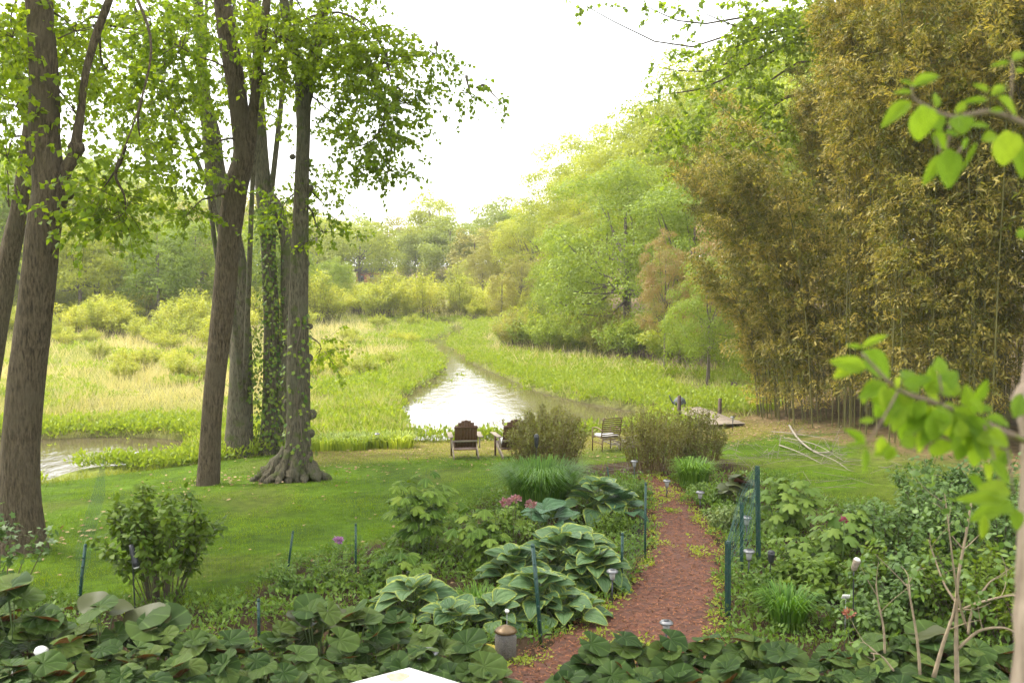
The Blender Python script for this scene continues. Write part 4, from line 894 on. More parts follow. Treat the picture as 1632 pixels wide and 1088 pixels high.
LB = [lobed_mesh('lobed_leaf', m_lobed, 5, d) for d in (.42, .5, .36)]
LB2 = [lobed_mesh('lobed_leaf', m_lobed2, 5, d) for d in (.38, .45)]
RD = [round_leaf('round_leaf', m_redleaf, .1, .06), round_leaf('round_leaf', m_redleaf, -.05, .08)]
def leafy(name, label, cat, loc, meshes, n, R, h0, h1, L, out=.8, up=.25, stemmat=stem_green, group=None, sr=.008, sink=.05, wsc=1., flat=False, face=.0):
    """a plant of big single leaves, each on its own stalk from the base"""
    loc = np.asarray(loc, float); t = thing(name, label, cat, loc, group); st = MB()
    for i in range(n):
        u = (i + .5) / n; a = i * 2.399963 + U(-.3, .3); rr = R * math.sqrt(u) * U(.85, 1.1); z = h1 + (h0 - h1) * u + U(-.06, .06) * h1
        p = loc + np.array([math.cos(a) * rr, math.sin(a) * rr, max(z, .04)]); o_ = np.array([math.cos(a), math.sin(a), 0.])
        D = o_ * out + np.array([0, 0, up * (1 - 1.2 * u)]) + runit(1)[0] * ((.45 if L < .38 else .25) if flat else .28); N = np.array([0, 0, 1.]) + o_ * .25 * (1 - u) + runit(1)[0] * (.38 if flat else .25) + np.array([0, -face, 0])
        l = L * U(.68, 1.15)
        q = p - D / np.linalg.norm(D) * l * (.45 if flat else .3)
        put_leaf(meshes[rs.integers(len(meshes))], t, q, D, N, l, wsc)
        b = loc + np.array([math.cos(a), math.sin(a), 0]) * rr * .18 - np.array([0, 0, sink])
        tube(st, spline([b, (b + q) / 2 + o_ * -.05 * rr + np.array([0, 0, .1 * h1]), q + (0, 0, -.004)], 5), np.linspace(sr, sr * .6, 5), 4, caps=False)
    st.build('stalks', stemmat, t); return t
def ghost(px, py, h):
    """ground spot whose point at height h shows at this pixel"""
    x, y, z = [float(v) for v in ray(px, py)]; tt_ = np.linspace(4, 60, 2400); hg = height(x * tt_, y * tt_) + h; i = np.nonzero(CZ + z * tt_ < hg)[0][0]
    return np.array([x * tt_[i], y * tt_[i], hg[i] - h])
# butterbur patch: leaf tops given in the picture
top_l = lambda px: np.interp(px, [-120,0,60,140,250,330,400,460,520,600,680,760,830,850], [950,950,962,975,985,1000,1010,985,972,958,985,1005,1012,1060])
top_r = lambda px: np.interp(px, [850,905,960,1010,1060,1130,1200,1300,1400,1500,1632,1800], [1078,1044,1030,1034,1040,1018,1040,1045,1035,1020,1050,1040])
gL = 'round-leaved butterbur plants along the bottom of the view'
k_ = 0
for row in range(6):
    for i in range(30):
        px = -110 + i * 62 + (row % 2) * 31 + U(-14, 14)
        if px > 1760: continue
        if 545 < px < 790 and row > 2: continue
        rt = px > 850
        py = (top_r(px) - 22 if rt else top_l(px)) + 22 + row * 40 + U(-9, 9)
        if 790 < px < 880 and row < 2: continue
        if py > 1235: continue
        h = .5 if not rt else .42
        g = ghost(px, py, h)
        if rt: lab = 'dark green round-leaved butterbur in the patch at the bottom right' if px > 1170 else 'dark green round-leaved butterbur at the foot of the mulch path'
        else: lab = 'dark green round-leaved butterbur in the wide patch at the bottom left' if px < 430 else 'dark green round-leaved butterbur in the bottom patch below the hostas'
        leafy('butterbur', lab, 'plant', g, RL, 11 if row < 4 else 8, .36, h * .35, h * 1.08, .30, group=gL, flat=True, up=.1, face=.25, sr=.006)
for px, py, h, L, n, lab in [(20,935,.95,.42,5,'taller butterbur with purple leaf undersides at the far left edge'),(160,958,.85,.45,4,'butterbur with a raised dark wavy leaf beside the left green post'),(70,975,.7,.42,6,'large leaved butterbur just below the tall left one'),(235,985,.62,.5,4,'butterbur with a long tilted leaf below the left bush'),
        (500,965,.75,.36,6,'butterbur with red-backed leaves left of the yellow-edged hosta'),(565,975,.72,.40,6,'butterbur with upright cupped leaf beside the yellow-edged hosta'),(1480,1010,.6,.42,5,'butterbur with red-backed leaves below the bare branching shrub')]:
    leafy('butterbur', lab, 'plant', ghost(px, py, h), RL + RD[:1], n, .34, h * .8, h * 1.05, L, flat=True, up=.3, sr=.009, face=.1)
# hostas
for px, py, h, R, n, L, ms_, lab, cat in [
    (905,885,.62,.62,34,.36,HV,'largest hosta, blue-green with yellow edges, right of the pink flowers','hosta'),
    (855,945,.50,.52,26,.30,HV,'yellow-edged hosta crowding the leaning green post from the left','hosta'),
    (895,965,.32,.45,14,.26,HV,'low pale-edged hosta at the foot of the large one by the path','hosta'),
    (955,795,.62,.62,20,.38,HV,'yellow-edged hosta farthest up the bed, left of the path','hosta'),
    (992,805,.52,.34,9,.34,HB,'dark blue-green hosta leaning over the fence post by the path','hosta'),
    (872,830,.52,.42,11,.34,HB,'plain blue-green hosta beside the pink flowers','hosta'),
    (662,955,.42,.50,22,.30,HV,'yellow-edged hosta in the lower bed above the butterbur','hosta'),
    (722,985,.34,.42,14,.27,HV,'small yellow-edged hosta tucked behind the butterbur patch','hosta'),
    (790,975,.34,.40,12,.26,HV,'pale yellow-edged hosta left of the large hostas','hosta'),
    (945,905,.50,.42,18,.32,HV,'yellow-edged hosta between the largest one and the path fence','hosta'),
    (820,905,.48,.42,16,.32,HV,'yellow-edged hosta on the left shoulder of the largest one','hosta')]:
    leafy('hosta', lab, cat, ghost(px, py, h * .6), ms_, int(n * 1.7), R * 1.12, h * .30, h * 1.12, L, sr=.007, up=.55, face=.15)
# lobed-leaf perennials
def lobed_shrub(label, px, py, Ht, R, n, L, ms_, nst=9, group=None):
    g = G(px, py) if np.isscalar(px) else px; t = thing('lobed_leaf_plant', label, 'plant', g); st = MB(); g = np.asarray(g, float)
    for i in range(nst):
        a = i * 2.4 + U(-.3, .3); rr = R * math.sqrt((i + .3) / nst) * .85; hh = Ht * (1 - .45 * (rr / R) ** 2) * U(.85, 1.02)
        e = g + np.array([math.cos(a) * rr, math.sin(a) * rr, hh]); b = g + np.array([math.cos(a) * rr * .35, math.sin(a) * rr * .35, -.05]); m = (b + e) / 2 + np.array([0, 0, .1 * hh])
        pl = spline([b, m, e], 8); tube(st, pl, np.linspace(.013, .005, 8), 5, caps=False)
        for j in range(n // nst):
            u = U(.22, 1) if j > 2 else U(.92, 1); q = pl[min(int(u * 7), 6)]; th = j * 2.4 + U(-.4, .4); o_ = np.array([math.cos(th), math.sin(th), 0]); s = L * U(.7, 1.1) * (1.1 - .3 * u)
            pe = q + o_ * U(.10, .26) * (1.2 - .5 * u) + np.array([0, 0, U(.0, .08)]); tube(st, [q, pe], [.004, .003], 3, caps=False)
            put_leaf(ms_[rs.integers(len(ms_))], t, pe, o_ + np.array([0, 0, U(-.5, .0)]), np.array([0, 0, 1.]) + o_ * .3 + runit(1)[0] * .2 + np.array([0, -.15, 0]), s)
    st.build('stems', stem_green, t); return t
lobed_shrub('tallest lobed-leaf plant in the bed, in front of the wooden armchair', 672, 885, 1.42, .62, 120, .30, LB, 11)
lobed_shrub('wide lobed-leaf plant right of the tallest one, left of the pink flowers', 765, 905, .95, .62, 100, .28, LB, 11)
lobed_shrub('low lobed-leaf plant at the front left of the bed', 630, 935, .55, .50, 60, .26, LB, 8)
lobed_shrub('lobed-leaf plant right of the netting roll beyond the path', 1255, 850, 1.05, .52, 90, .32, LB2, 10)
lobed_shrub('broad pale lobed-leaf plant below the mown strip on the right', 1340, 905, .95, .50, 60, .34, LB2, 8)
lobed_shrub('small lobed-leaf plant at the foot of the netting posts', 1275, 905, .45, .35, 30, .28, LB2, 6)
leafy('coral_bells', 'dark red-tinged round-leaved plant behind the netting posts', 'plant', ghost(1178, 775, .4), RD, 16, .42, .2, .62, .34, flat=True)
# shrubs and perennials
S = shrub
S('leafy_bush', 'upright green bush in front of the forward trunk, inside the net fence', 'bush', G(262, 955), 1.62, .88, 40, 3000, .105, m_shrub, T=OVAL, TF=OVAL_F, spread=.06, low=.3, sr=.011)
S('leafy_bush', 'blue-green leafy twigs in front of the thickest trunk at the left edge', 'bush', ghost(-10, 850, 1.0), 1.5, .75, 14, 420, .10, m_rose, T=MAPLE, TF=MAPLE_F, spread=.07, low=.5)
def fountain(label, g, Ht, R, n, mat=m_clump, wd=.012, name='ornamental_grass'):
    t = thing(name, label, 'grass clump', g); mb = MB(); a = U(0, 6.28, n); o_ = np.c_[np.cos(a), np.sin(a), 0 * a]; g = np.asarray(g, float)
    base = g + o_ * (R * .55 * np.sqrt(U(0, 1, n)))[:, None]; sp_ = U(.05, 1, n); L = Ht * U(.65, 1.1, n)
    p1 = base + (o_ * (sp_ * .28)[:, None] + np.array([0, 0, 1])) * (L * .55)[:, None]; p2 = p1 + (o_ * (sp_ * .75)[:, None] + np.array([0, 0, .62])) * (L * .35)[:, None]; p3 = p2 + (o_ * (sp_ * 1.0 + .2)[:, None] + np.array([0, 0, -.25])) * (L * .25)[:, None]
    side = np.c_[-np.sin(a), np.cos(a), 0 * a]; b_ = wd / 2
    V = np.stack([base - side*b_, base + side*b_, p1 - side*b_, p1 + side*b_, p2 - side*b_*.7, p2 + side*b_*.7, p3], 1).reshape(-1, 3); off = (np.arange(n) * 7)[:, None, None]
    mb.add(V, [(np.array([(0,1,3,2),(2,3,5,4)])[None] + off).reshape(-1, 4), (np.array([(4,5,6)])[None] + off).reshape(-1, 3)], np.repeat(U(0, 1, n), 7))
    o_ = mb.build('blades', mat, t); t2 = MB(); tube(t2, [g - (0, 0, .08), g + (0, 0, .03)], [R * .14, R * .08], 9); t2.build('crown_base', stem_pale, t); return t
fountain('large bright green ornamental grass clump in front of the twiggy shrub', G(862, 815), 1.15, .95, 2600, wd=.016)
fountain('grassy green clump in the lower bed between the hostas', G(760, 985), .5, .3, 260)
fountain('strappy dark green clump among the right bed plants', G(1255, 1000), .6, .4, 300, m_clump, .022)
fountain('green day-lily clump right of the path beside the far lantern', G(1105, 775), .7, .55, 800, wd=.02)
for px, py in [(605,712),(634,713),(560,716),(520,716),(583,712),(540,712)]: fountain('green grass tuft on the lawn edge left of the wooden armchair', G(px, py), .55, 1.0, 300, m_weed, .03).__setitem__('group', 'grass tufts at the lawn edge')
W_ = dict(basek=.62, crest=.38, low=.22, spread=.035, sr=.010, arch=.1, T=LEAF * np.array([.6, 1, 1]), jit=.9)
S('willow_shrub', 'brown-green twiggy shrub between the two pairs of chairs', 'shrub', G(874, 752), 1.62, 1.0, 190, 9500, .085, m_willow, sm=plain('willow_stem', (.20,.13,.05), (.12,.09,.035)), **W_)
S('willow_shrub', 'brown-green twiggy shrub just right of the slatted metal chair', 'shrub', G(1040, 752), 1.6, .8, 120, 5200, .085, m_willow, sm=MATS['willow_stem'], **W_)
S('willow_shrub', 'brown-green twiggy shrub directly in front of the small dock', 'shrub', G(1112, 742), 1.45, .75, 110, 4600, .085, m_willow, sm=MATS['willow_stem'], **W_)
S('pink_flower_plant', 'fine-leaved plant under the pink flower heads beside the hostas', 'plant', G(812, 905), .95, .42, 30, 1500, .07, m_lobed2, spread=.06)
def blossoms(label, px, py, Y, n, r, mat, name, size=.03, stem=.5):
    c = P(px, py, Y); t = thing(name, label, 'flower', c); lf = MB(); d = runit(n)
    scat(lf, OVAL, OVAL_F, c + d * np.array([r, r, r * .6]) * U(.3, 1, (n, 1)), norm(d + np.array([0, 0, .3])), runit(n), size * U(.7, 1.3, (n, 1)), U(0, 1, n)); lf.build('petals', mat, t)
    st = MB(); tube(st, spline([c, c + (.01, 0, -stem * .5), c + (.0, .02, -stem)], 6), .004, 5); st.build('stem', stem_green, t)
for px, py, lab in [(806,800,'pink flower cluster, leftmost of the three'),(822,795,'pink flower cluster, highest of the three'),(846,803,'pink flower cluster partly behind a blue-green hosta leaf')]:
    blossoms(lab, px, py, 15.6, 90, .075, m_pink, 'pink_flower', .045)
blossoms('round purple allium head on a bare stalk above the fence bed', 539, 860, 14.2, 160, .055, m_purple, 'allium_flower', .035, .75)
blossoms('single deep pink bloom above the right bed', 1345, 829, 12.6, 30, .03, plain('rose_pink', (.25,.03,.06)), 'rose_flower', .04)
blossoms('salmon orange flowers low in the right bed', 1352, 978, 10.4, 50, .05, plain('salmon', (.32,.10,.05)), 'salmon_flower', .04)
# small leafed cover shrubs on the right
for px, py, Ht, R, n, ls, mt, lab in [
    (1420,905,1.15,.75,1900,.085,m_rose,'blue-green rose bush below the mown strip'),(1500,900,1.35,.8,2100,.085,m_rose,'blue-green rose bush in front of the dark bamboo'),(1590,930,1.4,.8,2000,.085,m_rose,'blue-green rose bush by the pale near trunk'),
    (1440,985,.95,.7,1700,.08,m_rose,'low rose bush left of the bare branching shrub'),(1540,1010,1.15,.7,1700,.08,m_shrub,'deep green bush among the bare branches'),(1630,1040,1.1,.6,1300,.08,m_shrub,'deep green bush at the lower right corner'),
    (1300,950,.50,.62,1700,.11,m_lobed2,'mounded light green hydrangea right of the netting'),(1385,1010,.55,.5,1000,.09,m_rose,'low pale-leaved bush with salmon flowers'),
    (1245,985,.38,.45,700,.09,m_lobed,'low green mound beyond the netting roll'),(1330,880,.4,.5,700,.09,m_lobed2,'low green perennials behind the hydrangea'),(1700,960,1.6,.9,1500,.09,m_rose,'rose bush beyond the pale near trunk'),
    (1475,850,1.35,.8,2000,.085,m_rose,'tall blue-green bush at the back of the right bed'),(1570,860,1.5,.9,2200,.085,m_rose,'tallest blue-green bush before the dark bamboo foot'),(1400,960,.75,.6,1300,.085,m_shrub,'mid green bush around the tilted spotlight'),
    (1385,830,.35,.5,500,.09,m_rose,'low fringe of the rose bed beside the mown strip')]:
    S('garden_bush', lab, 'bush', G(px, py), Ht, R, 26, n, ls, mt, T=OVAL, TF=OVAL_F, spread=.13, low=.15)
for px, py, Ht, R, n, ls, mt, lab in [(1150,845,.5,.35,500,.09,m_pale,'feathery pale green artemisia right of the path'),(1135,800,.45,.5,700,.08,m_cover,'weedy light green perennials beside the far path lanterns'),(1085,742,.5,.6,900,.08,m_cover,'weedy green perennials in front of the twiggy shrub'),
    (1010,800,.45,.4,600,.08,m_cover,'light green perennials behind the fence post by the path'),(975,850,.42,.4,600,.09,m_lobed,'green perennials between two hostas'),(470,940,.4,.55,800,.07,m_cover,'light green weeds at the fence behind the butterbur'),(600,935,.28,.45,500,.06,m_cover,'yellow-green filler plants left of the low lobed plant'),
    (540,935,.35,.4,500,.07,m_cover,'green weeds at the right fence post'),(1220,940,.35,.4,500,.08,m_cover,'grassy green weeds around the netting posts'),(1190,900,.3,.35,400,.08,m_cover,'weeds around the lantern inside the netting')]:
    S('perennial_plant', lab, 'plant', G(px, py), Ht, R, 24, n, ls, mt, spread=.09, low=.1, T=LEAF * np.array([.8, 1, 1]), sm=stem_green)
# bare branching shrub at lower right
def bare(label, base, segs, r0):
    t = thing('bare_shrub', label, 'shrub', base); mb = MB(); lf = MB()
    for pts, ra, rb in segs:
        p = spline([P(*q) for q in pts], 14); tube(mb, p, np.linspace(ra, rb, 14), 7, caps=True, rough=.06)
        for _ in range(3):
            i = rs.integers(5, 13); e = p[i] + np.array([U(-.3, .3), U(-.3, .3), U(.05, .4)]); tube(mb, spline([p[i], (p[i] + e) / 2 + rs.normal(size=3) * .03, e], 5), np.linspace(rb * .8, .002, 5), 4, caps=False)
            n = 12; q = e + runit(n) * .13; scat(lf, OVAL, OVAL_F, q, runit(n) - np.array([0, 0, .3]), norm(np.array([0, 0, 1]) + runit(n)), U(.05, .09, (n, 1)), U(0, 1, n))
    mb.build('branches', stem_pale, t, smooth=True); lf.build('foliage', m_rose, t)
gb = ghost(1526, 1088, .05); 
bare('bare pale-stemmed branching shrub rising from the butterbur at lower right', gb,
    [([(1526,1120,8.6),(1524,1020,8.6),(1526,930,8.6),(1538,860,8.6),(1548,800,8.6)],.022,.008),([(1488,1078,8.7),(1505,1020,8.65),(1520,975,8.6),(1530,900,8.6)],.020,.008),([(1526,1034,8.6),(1560,1005,8.5),(1600,1000,8.45),(1625,1012,8.4)],.016,.006),
     ([(1522,975,8.6),(1560,960,8.6),(1600,950,8.7),(1640,945,8.7)],.013,.005),([(1543,1010,8.5),(1550,970,8.5),(1575,930,8.5),(1590,920,8.5)],.013,.005),([(1524,960,8.6),(1505,930,8.7),(1490,890,8.8),(1480,860,8.8)],.012,.004),([(1540,1000,8.6),(1525,940,8.5),(1512,840,8.4),(1505,780,8.4)],.012,.004)], .02)
bare('pair of thin bare pale stems left of the branching shrub', ghost(1465, 1088, .05), [([(1466,1074,8.7),(1462,1020,8.7),(1452,960,8.7),(1445,930,8.7)],.014,.007),([(1410,1040,9.2),(1408,1000,9.2),(1400,960,9.2),(1396,930,9.2)],.012,.006),([(1424,1068,8.7),(1405,1045,8.7),(1388,1040,8.7)],.010,.005)], .02)
# ground cover (stuff)
bx = np.array(BED); q = np.c_[U(-9, 9, 9000), U(8, 22, 9000)]; k = (seg_dist(q[:, 0], q[:, 1], BED) < .1) & (seg_dist(q[:, 0], q[:, 1], PATH) > -.05) & (np.abs(q[:, 0]) < .56 * q[:, 1]); q = q[k]; q = q[vnoise(q[:, 0], q[:, 1], .8, 91) > .30][:3600]
cm = [clump_tmpl(22, .16, .16, .06, up=.6) for _ in range(3)]
scatter_clumps(q, cm, U(.6, 1.5, len(q)), 'ground_cover', m_cover, 'low leafy ground cover filling the garden beds', 0)
q = inpoly_pts(PATH, 2600); d = -seg_dist(q[:, 0], q[:, 1], PATH); q = q[(vnoise(q[:, 0], q[:, 1], .5, 93) > .62) | ((d < .22) & (rs.random(len(q)) < .6))][:700]
wt = [clump_tmpl(9, .05, .07, .045, up=.4) for _ in range(3)]
scatter_clumps(q, wt, U(.6, 1.4, len(q)), 'path_weeds', m_weed, 'small green weeds sprouting through the mulch path', .03)
mb = MB(); q = inpoly_pts(BED, 9000); q = q[seg_dist(q[:, 0], q[:, 1], PATH) > 0]; blades(mb, q, U(.08, .28, len(q)), U(.008, .014, len(q)), U(0, 1, len(q)), lean=.4); mb.build('bed_grass', m_grass, kind='stuff', label='grass and weeds growing between the bed plants')
t = thing('yellow_leaf', 'single fallen yellow leaf at the left edge of the path bottom', 'leaf', ghost(775, 1036, .12)); me = round_leaf('round_leaf', m_yellow); put_leaf(me, t, t.location + Vector((0, 0, .1)), (1, 0, .1), (0, -.5, 1), .2)
st = MB(); tube(st, [np.array(t.location) - (0, 0, .05), np.array(t.location) + (0, 0, .1)], .005, 5); st.build('stalk', stem_pale, t)

# ------------------------------------------------------------------ fence posts and net
def post(label, top, bot, Yb=None, w=.022, name='fence_post', group='green fence posts'):
    """leaning green metal stake whose foot stands on the ground"""
    b = G(*bot) if Yb is None else np.array(P(bot[0], bot[1], Yb)); tp = P(top[0], top[1], b[1] + U(-.05, .05)); t = thing(name, label, 'post', b, group); mb = MB()
    tube(mb, [b - (0, 0, .15), b + (tp - b) * .5, tp], w, 8); d = (tp - b) / np.linalg.norm(tp - b)
    mb.build('stake', m_post, t); m2 = MB()
    for u in np.arange(.12, .96, .14): q = b + (tp - b) * u; box(m2, q - (0, w * 1.2, 0), (w * .9, w * .9, w * 1.2))
    m2.build('hooks', m_post, t); m3 = MB(); lathe(m3, [(.002, .02), (w * .9, .01), (w * 1.1, -.02)], tp, 8); m3.build('cap', m_post, t); return b, tp
p1 = post('green fence post farthest left, leaning right, above the butterbur', (136,868), (124,975))
p2 = post('thin green fence post left of the purple allium', (467,847), (456,925), w=.016)
p3 = post('short dark green post right of the purple allium', (567,835), (567,925), w=.016)
p4 = post('bright green stake leaning in front of the hostas, nearest the path', (849,868), (864,1030), w=.024)
p5 = post('green fence post top showing among the butterbur leaves', (412,955), (413,1040), w=.018)
p6 = post('green fence post at the right side of the largest hosta', (992,850), (990,940), w=.02)
p7 = post('green fence post beside the path with a hosta leaf over it', (1029,770), (1028,895), w=.018)
p8 = post('dark thin stake at the far end of the fence by the path', (968,745), (972,775), w=.016)
def net(label, a, b, ht, cell=.065):
    a, b = np.array(a, float), np.array(b, float); L = np.linalg.norm((b - a)[:2]); t = thing('net_fence', label, 'fence', a); mb = MB(); nx_ = max(2, int(L / cell))
    us = np.linspace(0, 1, nx_ + 1); gzz = np.array([gz(*(a + (b - a) * u)[:2]) for u in np.linspace(0, 1, 9)])
    def pt(u, z): q = a + (b - a) * u; return np.array([q[0], q[1], np.interp(u, np.linspace(0, 1, 9), gzz) + .02 + z * ht - .05 * math.sin(u * 3.14) * z])
    for u in us: tube(mb, [pt(u, 0), pt(u, 1)], .0009, 3, caps=False)
    for z in np.arange(0, ht / cell) * cell / ht: tube(mb, [pt(u, z) for u in np.linspace(0, 1, 12)], .0009, 3, caps=False)
    mb.build('netting', m_net, t, kind='stuff')
    return t
far0 = G(168, 790)
net('green garden net running back across the lawn at the left', p1[0], far0, .85, .12)
net('green garden net between the leftmost post and the thin post', p1[0] + (0.05, 0, 0), p2[0], .85)
net('green garden net between the thin post and the short dark post', p2[0] + (.03, 0, 0), p3[0], .85)
net('green garden net crossing the lawn behind the lobed-leaf plants', G(560, 850), G(790, 790), .95)
net('green garden net along the path side of the hostas', p6[0], p7[0], .8)
# netting roll beyond the path
def roll(label, px, yt, yb, r, lean=0.):
    b = G(px, yb); tp = P(px + lean, yt, b[1]); t = thing('netting_roll', label, 'netting', b, 'rolled netting posts'); mb = MB(); tube(mb, [b - (0, 0, .1), tp], r * .35, 8); mb.build('post', m_post, t)
    m2 = MB(); n = 60; L = tp - b
    for s_ in (1, -1):
        for k in range(10):
            a = np.linspace(0, 7, n) * s_ + k * .63; rr = r * (1 + .12 * np.sin(a * 1.7 + k)); tube(m2, b + L * np.linspace(0.02, 1, n)[:, None] + np.c_[np.cos(a) * rr, np.sin(a) * rr, 0 * a], .0022, 3, caps=False)
    for k in range(10): a = k * .63; tube(m2, [b + (math.cos(a) * r, math.sin(a) * r, 0), tp + (math.cos(a) * r, math.sin(a) * r, 0)], .003, 3, caps=False)
    m2.build('netting', m_net, t, kind='stuff'); m3 = MB(); tube(m3, spline([b + L * u for u in np.linspace(0, 1, 6)], 8), r * .72, 10, rough=.12); m3.build('wound_layers', plain('net_layers', (.012,.045,.036), (.045,.075,.065), scale=60, bump=.8, stretch=(1,1,.4)), t)
    return b, tp
r1 = roll('netting-wrapped post nearest the path edge', 1160, 862, 985, .034)
r2 = roll('tallest netting-wrapped post behind the path edge one', 1209, 742, 905, .032, -2)
r3 = roll('slim netting-wrapped post between the two thicker ones', 1182, 800, 912, .022)
t = thing('loose_netting', 'loose green netting sagging over the wrapped posts', 'netting', r1[0]); mb = MB()
for k in range(26):
    u = k / 25; a = r1[1] + (r2[1] - r1[1]) * .0 + np.array([U(-.03, .03), U(-.05, .05), -U(0, .5) * u]); b = r2[1] + np.array([U(-.05, .03), U(-.05, .05), -.55 * u]); m = (a + b) / 2 + np.array([-.05 + .1 * u, 0, .14 - .5 * u])
    tube(mb, spline([a, m, b], 12), .002, 3, caps=False)
for k in range(24):
    v = (k + .5) / 24; a = r1[1] + (r2[1] - r1[1]) * v + np.array([0, 0, .12 * math.sin(v * 3.14)]); tube(mb, [a, a + (U(-.03,.03), 0, -.25), a + (U(-.04, .04), 0, -.55)], .002, 3, caps=False)
mb.build('netting', m_net, t, kind='stuff')

# ------------------------------------------------------------------ path lanterns and garden lamps
def lantern(label, px, ytop, Y=None, foot=None, s=1., tilt=0.):
    s *= 1.2
    g = G(px, foot) if foot else None; Y = Y or float(g[1]); tp = P(px, ytop, Y); x, y = tp[0], Y; zg = gz(x, y); hgt = tp[2] - zg
    t = thing('path_lantern', label, 'lantern', (x, y, zg), 'solar path lanterns'); c = np.array([x, y, zg]); M = Ry(tilt)
    a = MB(); tube(a, [c - (0, 0, .08), c + (0, 0, hgt - .12 * s)], .009 * s, 7); a.build('stake', m_black, t)
    a = MB(); lathe(a, [(.012*s, -.135*s), (.028*s, -.12*s), (.030*s, -.105*s), (.012*s, -.10*s)], c + (0, 0, hgt), 12); a.build('collar', m_steel, t)
    a = MB(); lathe(a, [(.030*s, -.105*s), (.036*s, -.06*s), (.038*s, -.03*s)], c + (0, 0, hgt), 12); a.build('lens', plain('lamp_lens', (.5,.5,.48), rough=.15, bump=0), t)
    a = MB(); lathe(a, [(.066*s, -.034*s), (.070*s, -.022*s), (.055*s, -.006*s), (.02*s, 0), (.002*s, .001*s)], c + (0, 0, hgt), 16); a.build('cap', m_steel, t)
    a = MB(); box(a, c + (0, 0, hgt + .003), (.05*s, .05*s, .006)); a.build('solar_panel', m_black, t); return t
for px, yt, ft, s, lab in [(1011,733,768,1.,'silver path lantern farthest up the path'),(1063,764,796,1.,'silver path lantern second from the far end of the path'),(1116,782,816,1.,'silver path lantern right of the path, in front of the day-lilies'),
        (1190,822,865,1.05,'path lantern showing through the loose netting, upper of two'),(1194,875,924,1.05,'path lantern showing through the loose netting, lower of two'),(976,907,968,.95,'grey-capped path lantern on the hosta side of the path'),(601,690,714,1.,'path lantern at the water edge left of the armchair'),(1168,663,686,1.,'path lantern beyond the twiggy shrub near the dock')]:
    lantern(lab, px, yt, foot=ft, s=s)
lantern('path lantern whose cap shows above the butterbur at the path foot', 1062, 988, Y=ghost(1062, 988, .5)[1], s=.95)
lantern('blue-grey capped lantern above the white table corner', 683, 1034, Y=ghost(683, 1034, .55)[1], s=1.25)
def ball(label, px, py, h, r):
    g = ghost(px, py, h); t = thing('ball_lamp', label, 'garden lamp', g, 'white ball garden lamps'); c = g + (0, 0, h)
    a = MB(); lathe(a, [(.002, -r * .72), (r * .7, -r * .6), (r * 1.02, -r * .1), (r * .9, r * .42), (r * .45, r * .72), (.002, r * .8)], c, 16, M=Ry(.2)); a.build('globe', m_white, t, smooth=True)
    a = MB(); tube(a, [g - (0, 0, .05), c - (0, 0, r * .6)], .004, 6); a.build('stake', m_steel, t)
ball('white oval garden lamp on a thin wire at the lower left', 66, 1039, .52, .072); ball('pale garden lamp half hidden just right of the white one', 111, 1037, .46, .056); ball('white garden lamp low at the left bottom corner', 26, 1072, .45, .045); ball('small white lamp above a dark lantern beside the hosta bed', 808, 974, .5, .028)
# mesh lantern under it
g = ghost(806, 1000, .38); t = thing('mesh_lantern', 'dark patterned lantern standing between the butterbur and the path', 'lantern', g); a = MB(); lathe(a, [(.10, 0), (.12, .05), (.125, .28), (.10, .34)], g, 16); a.build('body', plain('mesh_metal', (.05,.045,.04), (.20,.18,.15), rough=.5, scale=90, bump=.6), t); a = MB(); lathe(a, [(.135, .34), (.11, .37), (.03, .41), (.002, .42)], g, 16); a.build('lid', m_bronze, t)
def spot(label, px, py, Y, L, r, d, mat=m_black, face=m_white, cat='spotlight', stake=True):
    c = P(px, py, Y); g = gz(c[0], c[1]); t = thing('garden_spotlight', label, cat, (c[0], c[1], g)); d = np.array(d, float); d /= np.linalg.norm(d); a = MB()
    tube(a, [c - d * L / 2, c - d * L * .3, c + d * L * .3, c + d * L / 2], [r * .6, r * .85, r, r * 1.05], 12); a.build('housing', mat, t, smooth=False)
    a = MB(); tube(a, [c + d * L * .5, c + d * (L * .5 + .02)], [r * 1.0, r * .7], 12); a.build('lens', face, t)
    a = MB(); tube(a, spline([np.array([c[0], c[1], g - .05]), np.array([c[0] - .01, c[1], (g + c[2]) / 2]), c - d * L * .4], 8), .008, 6); a.build('stake', m_black, t)
spot('black spotlight with white lens among the left bush twigs', 213, 885, 12.9, .30, .042, (.25, -.1, -1))
spot('tilted pale-capped spotlight in the rose bed', 1363, 900, 11.6, .14, .042, (.25, -.2, 1), mat=m_woodgrey)
spot('black cylinder lamp right of the netting posts', 1229, 888, 13.6, .16, .05, (0, -.1, 1), face=m_black)
spot('black-headed stake in front of the twiggy shrub behind the grass clump', 855, 703, 21.0, .26, .05, (0, 0, 1), face=m_black)
for px, py, Y, lab in [(1348, 950, 10.9, 'small grey-white plant tag in the right bed'), (653, 912, 14.0, 'small white plant tag above the lower hosta')]:
    c = P(px, py, Y); t = thing('plant_tag', lab, 'plant tag', (c[0], c[1], gz(c[0], c[1]))); a = MB(); box(a, c, (.085, .008, .055), M=Rx(.5)); a.build('plate', m_white, t); a = MB(); tube(a, [(c[0], c[1], gz(c[0], c[1]) - .03), c], .004, 5); a.build('stake', m_steel, t)

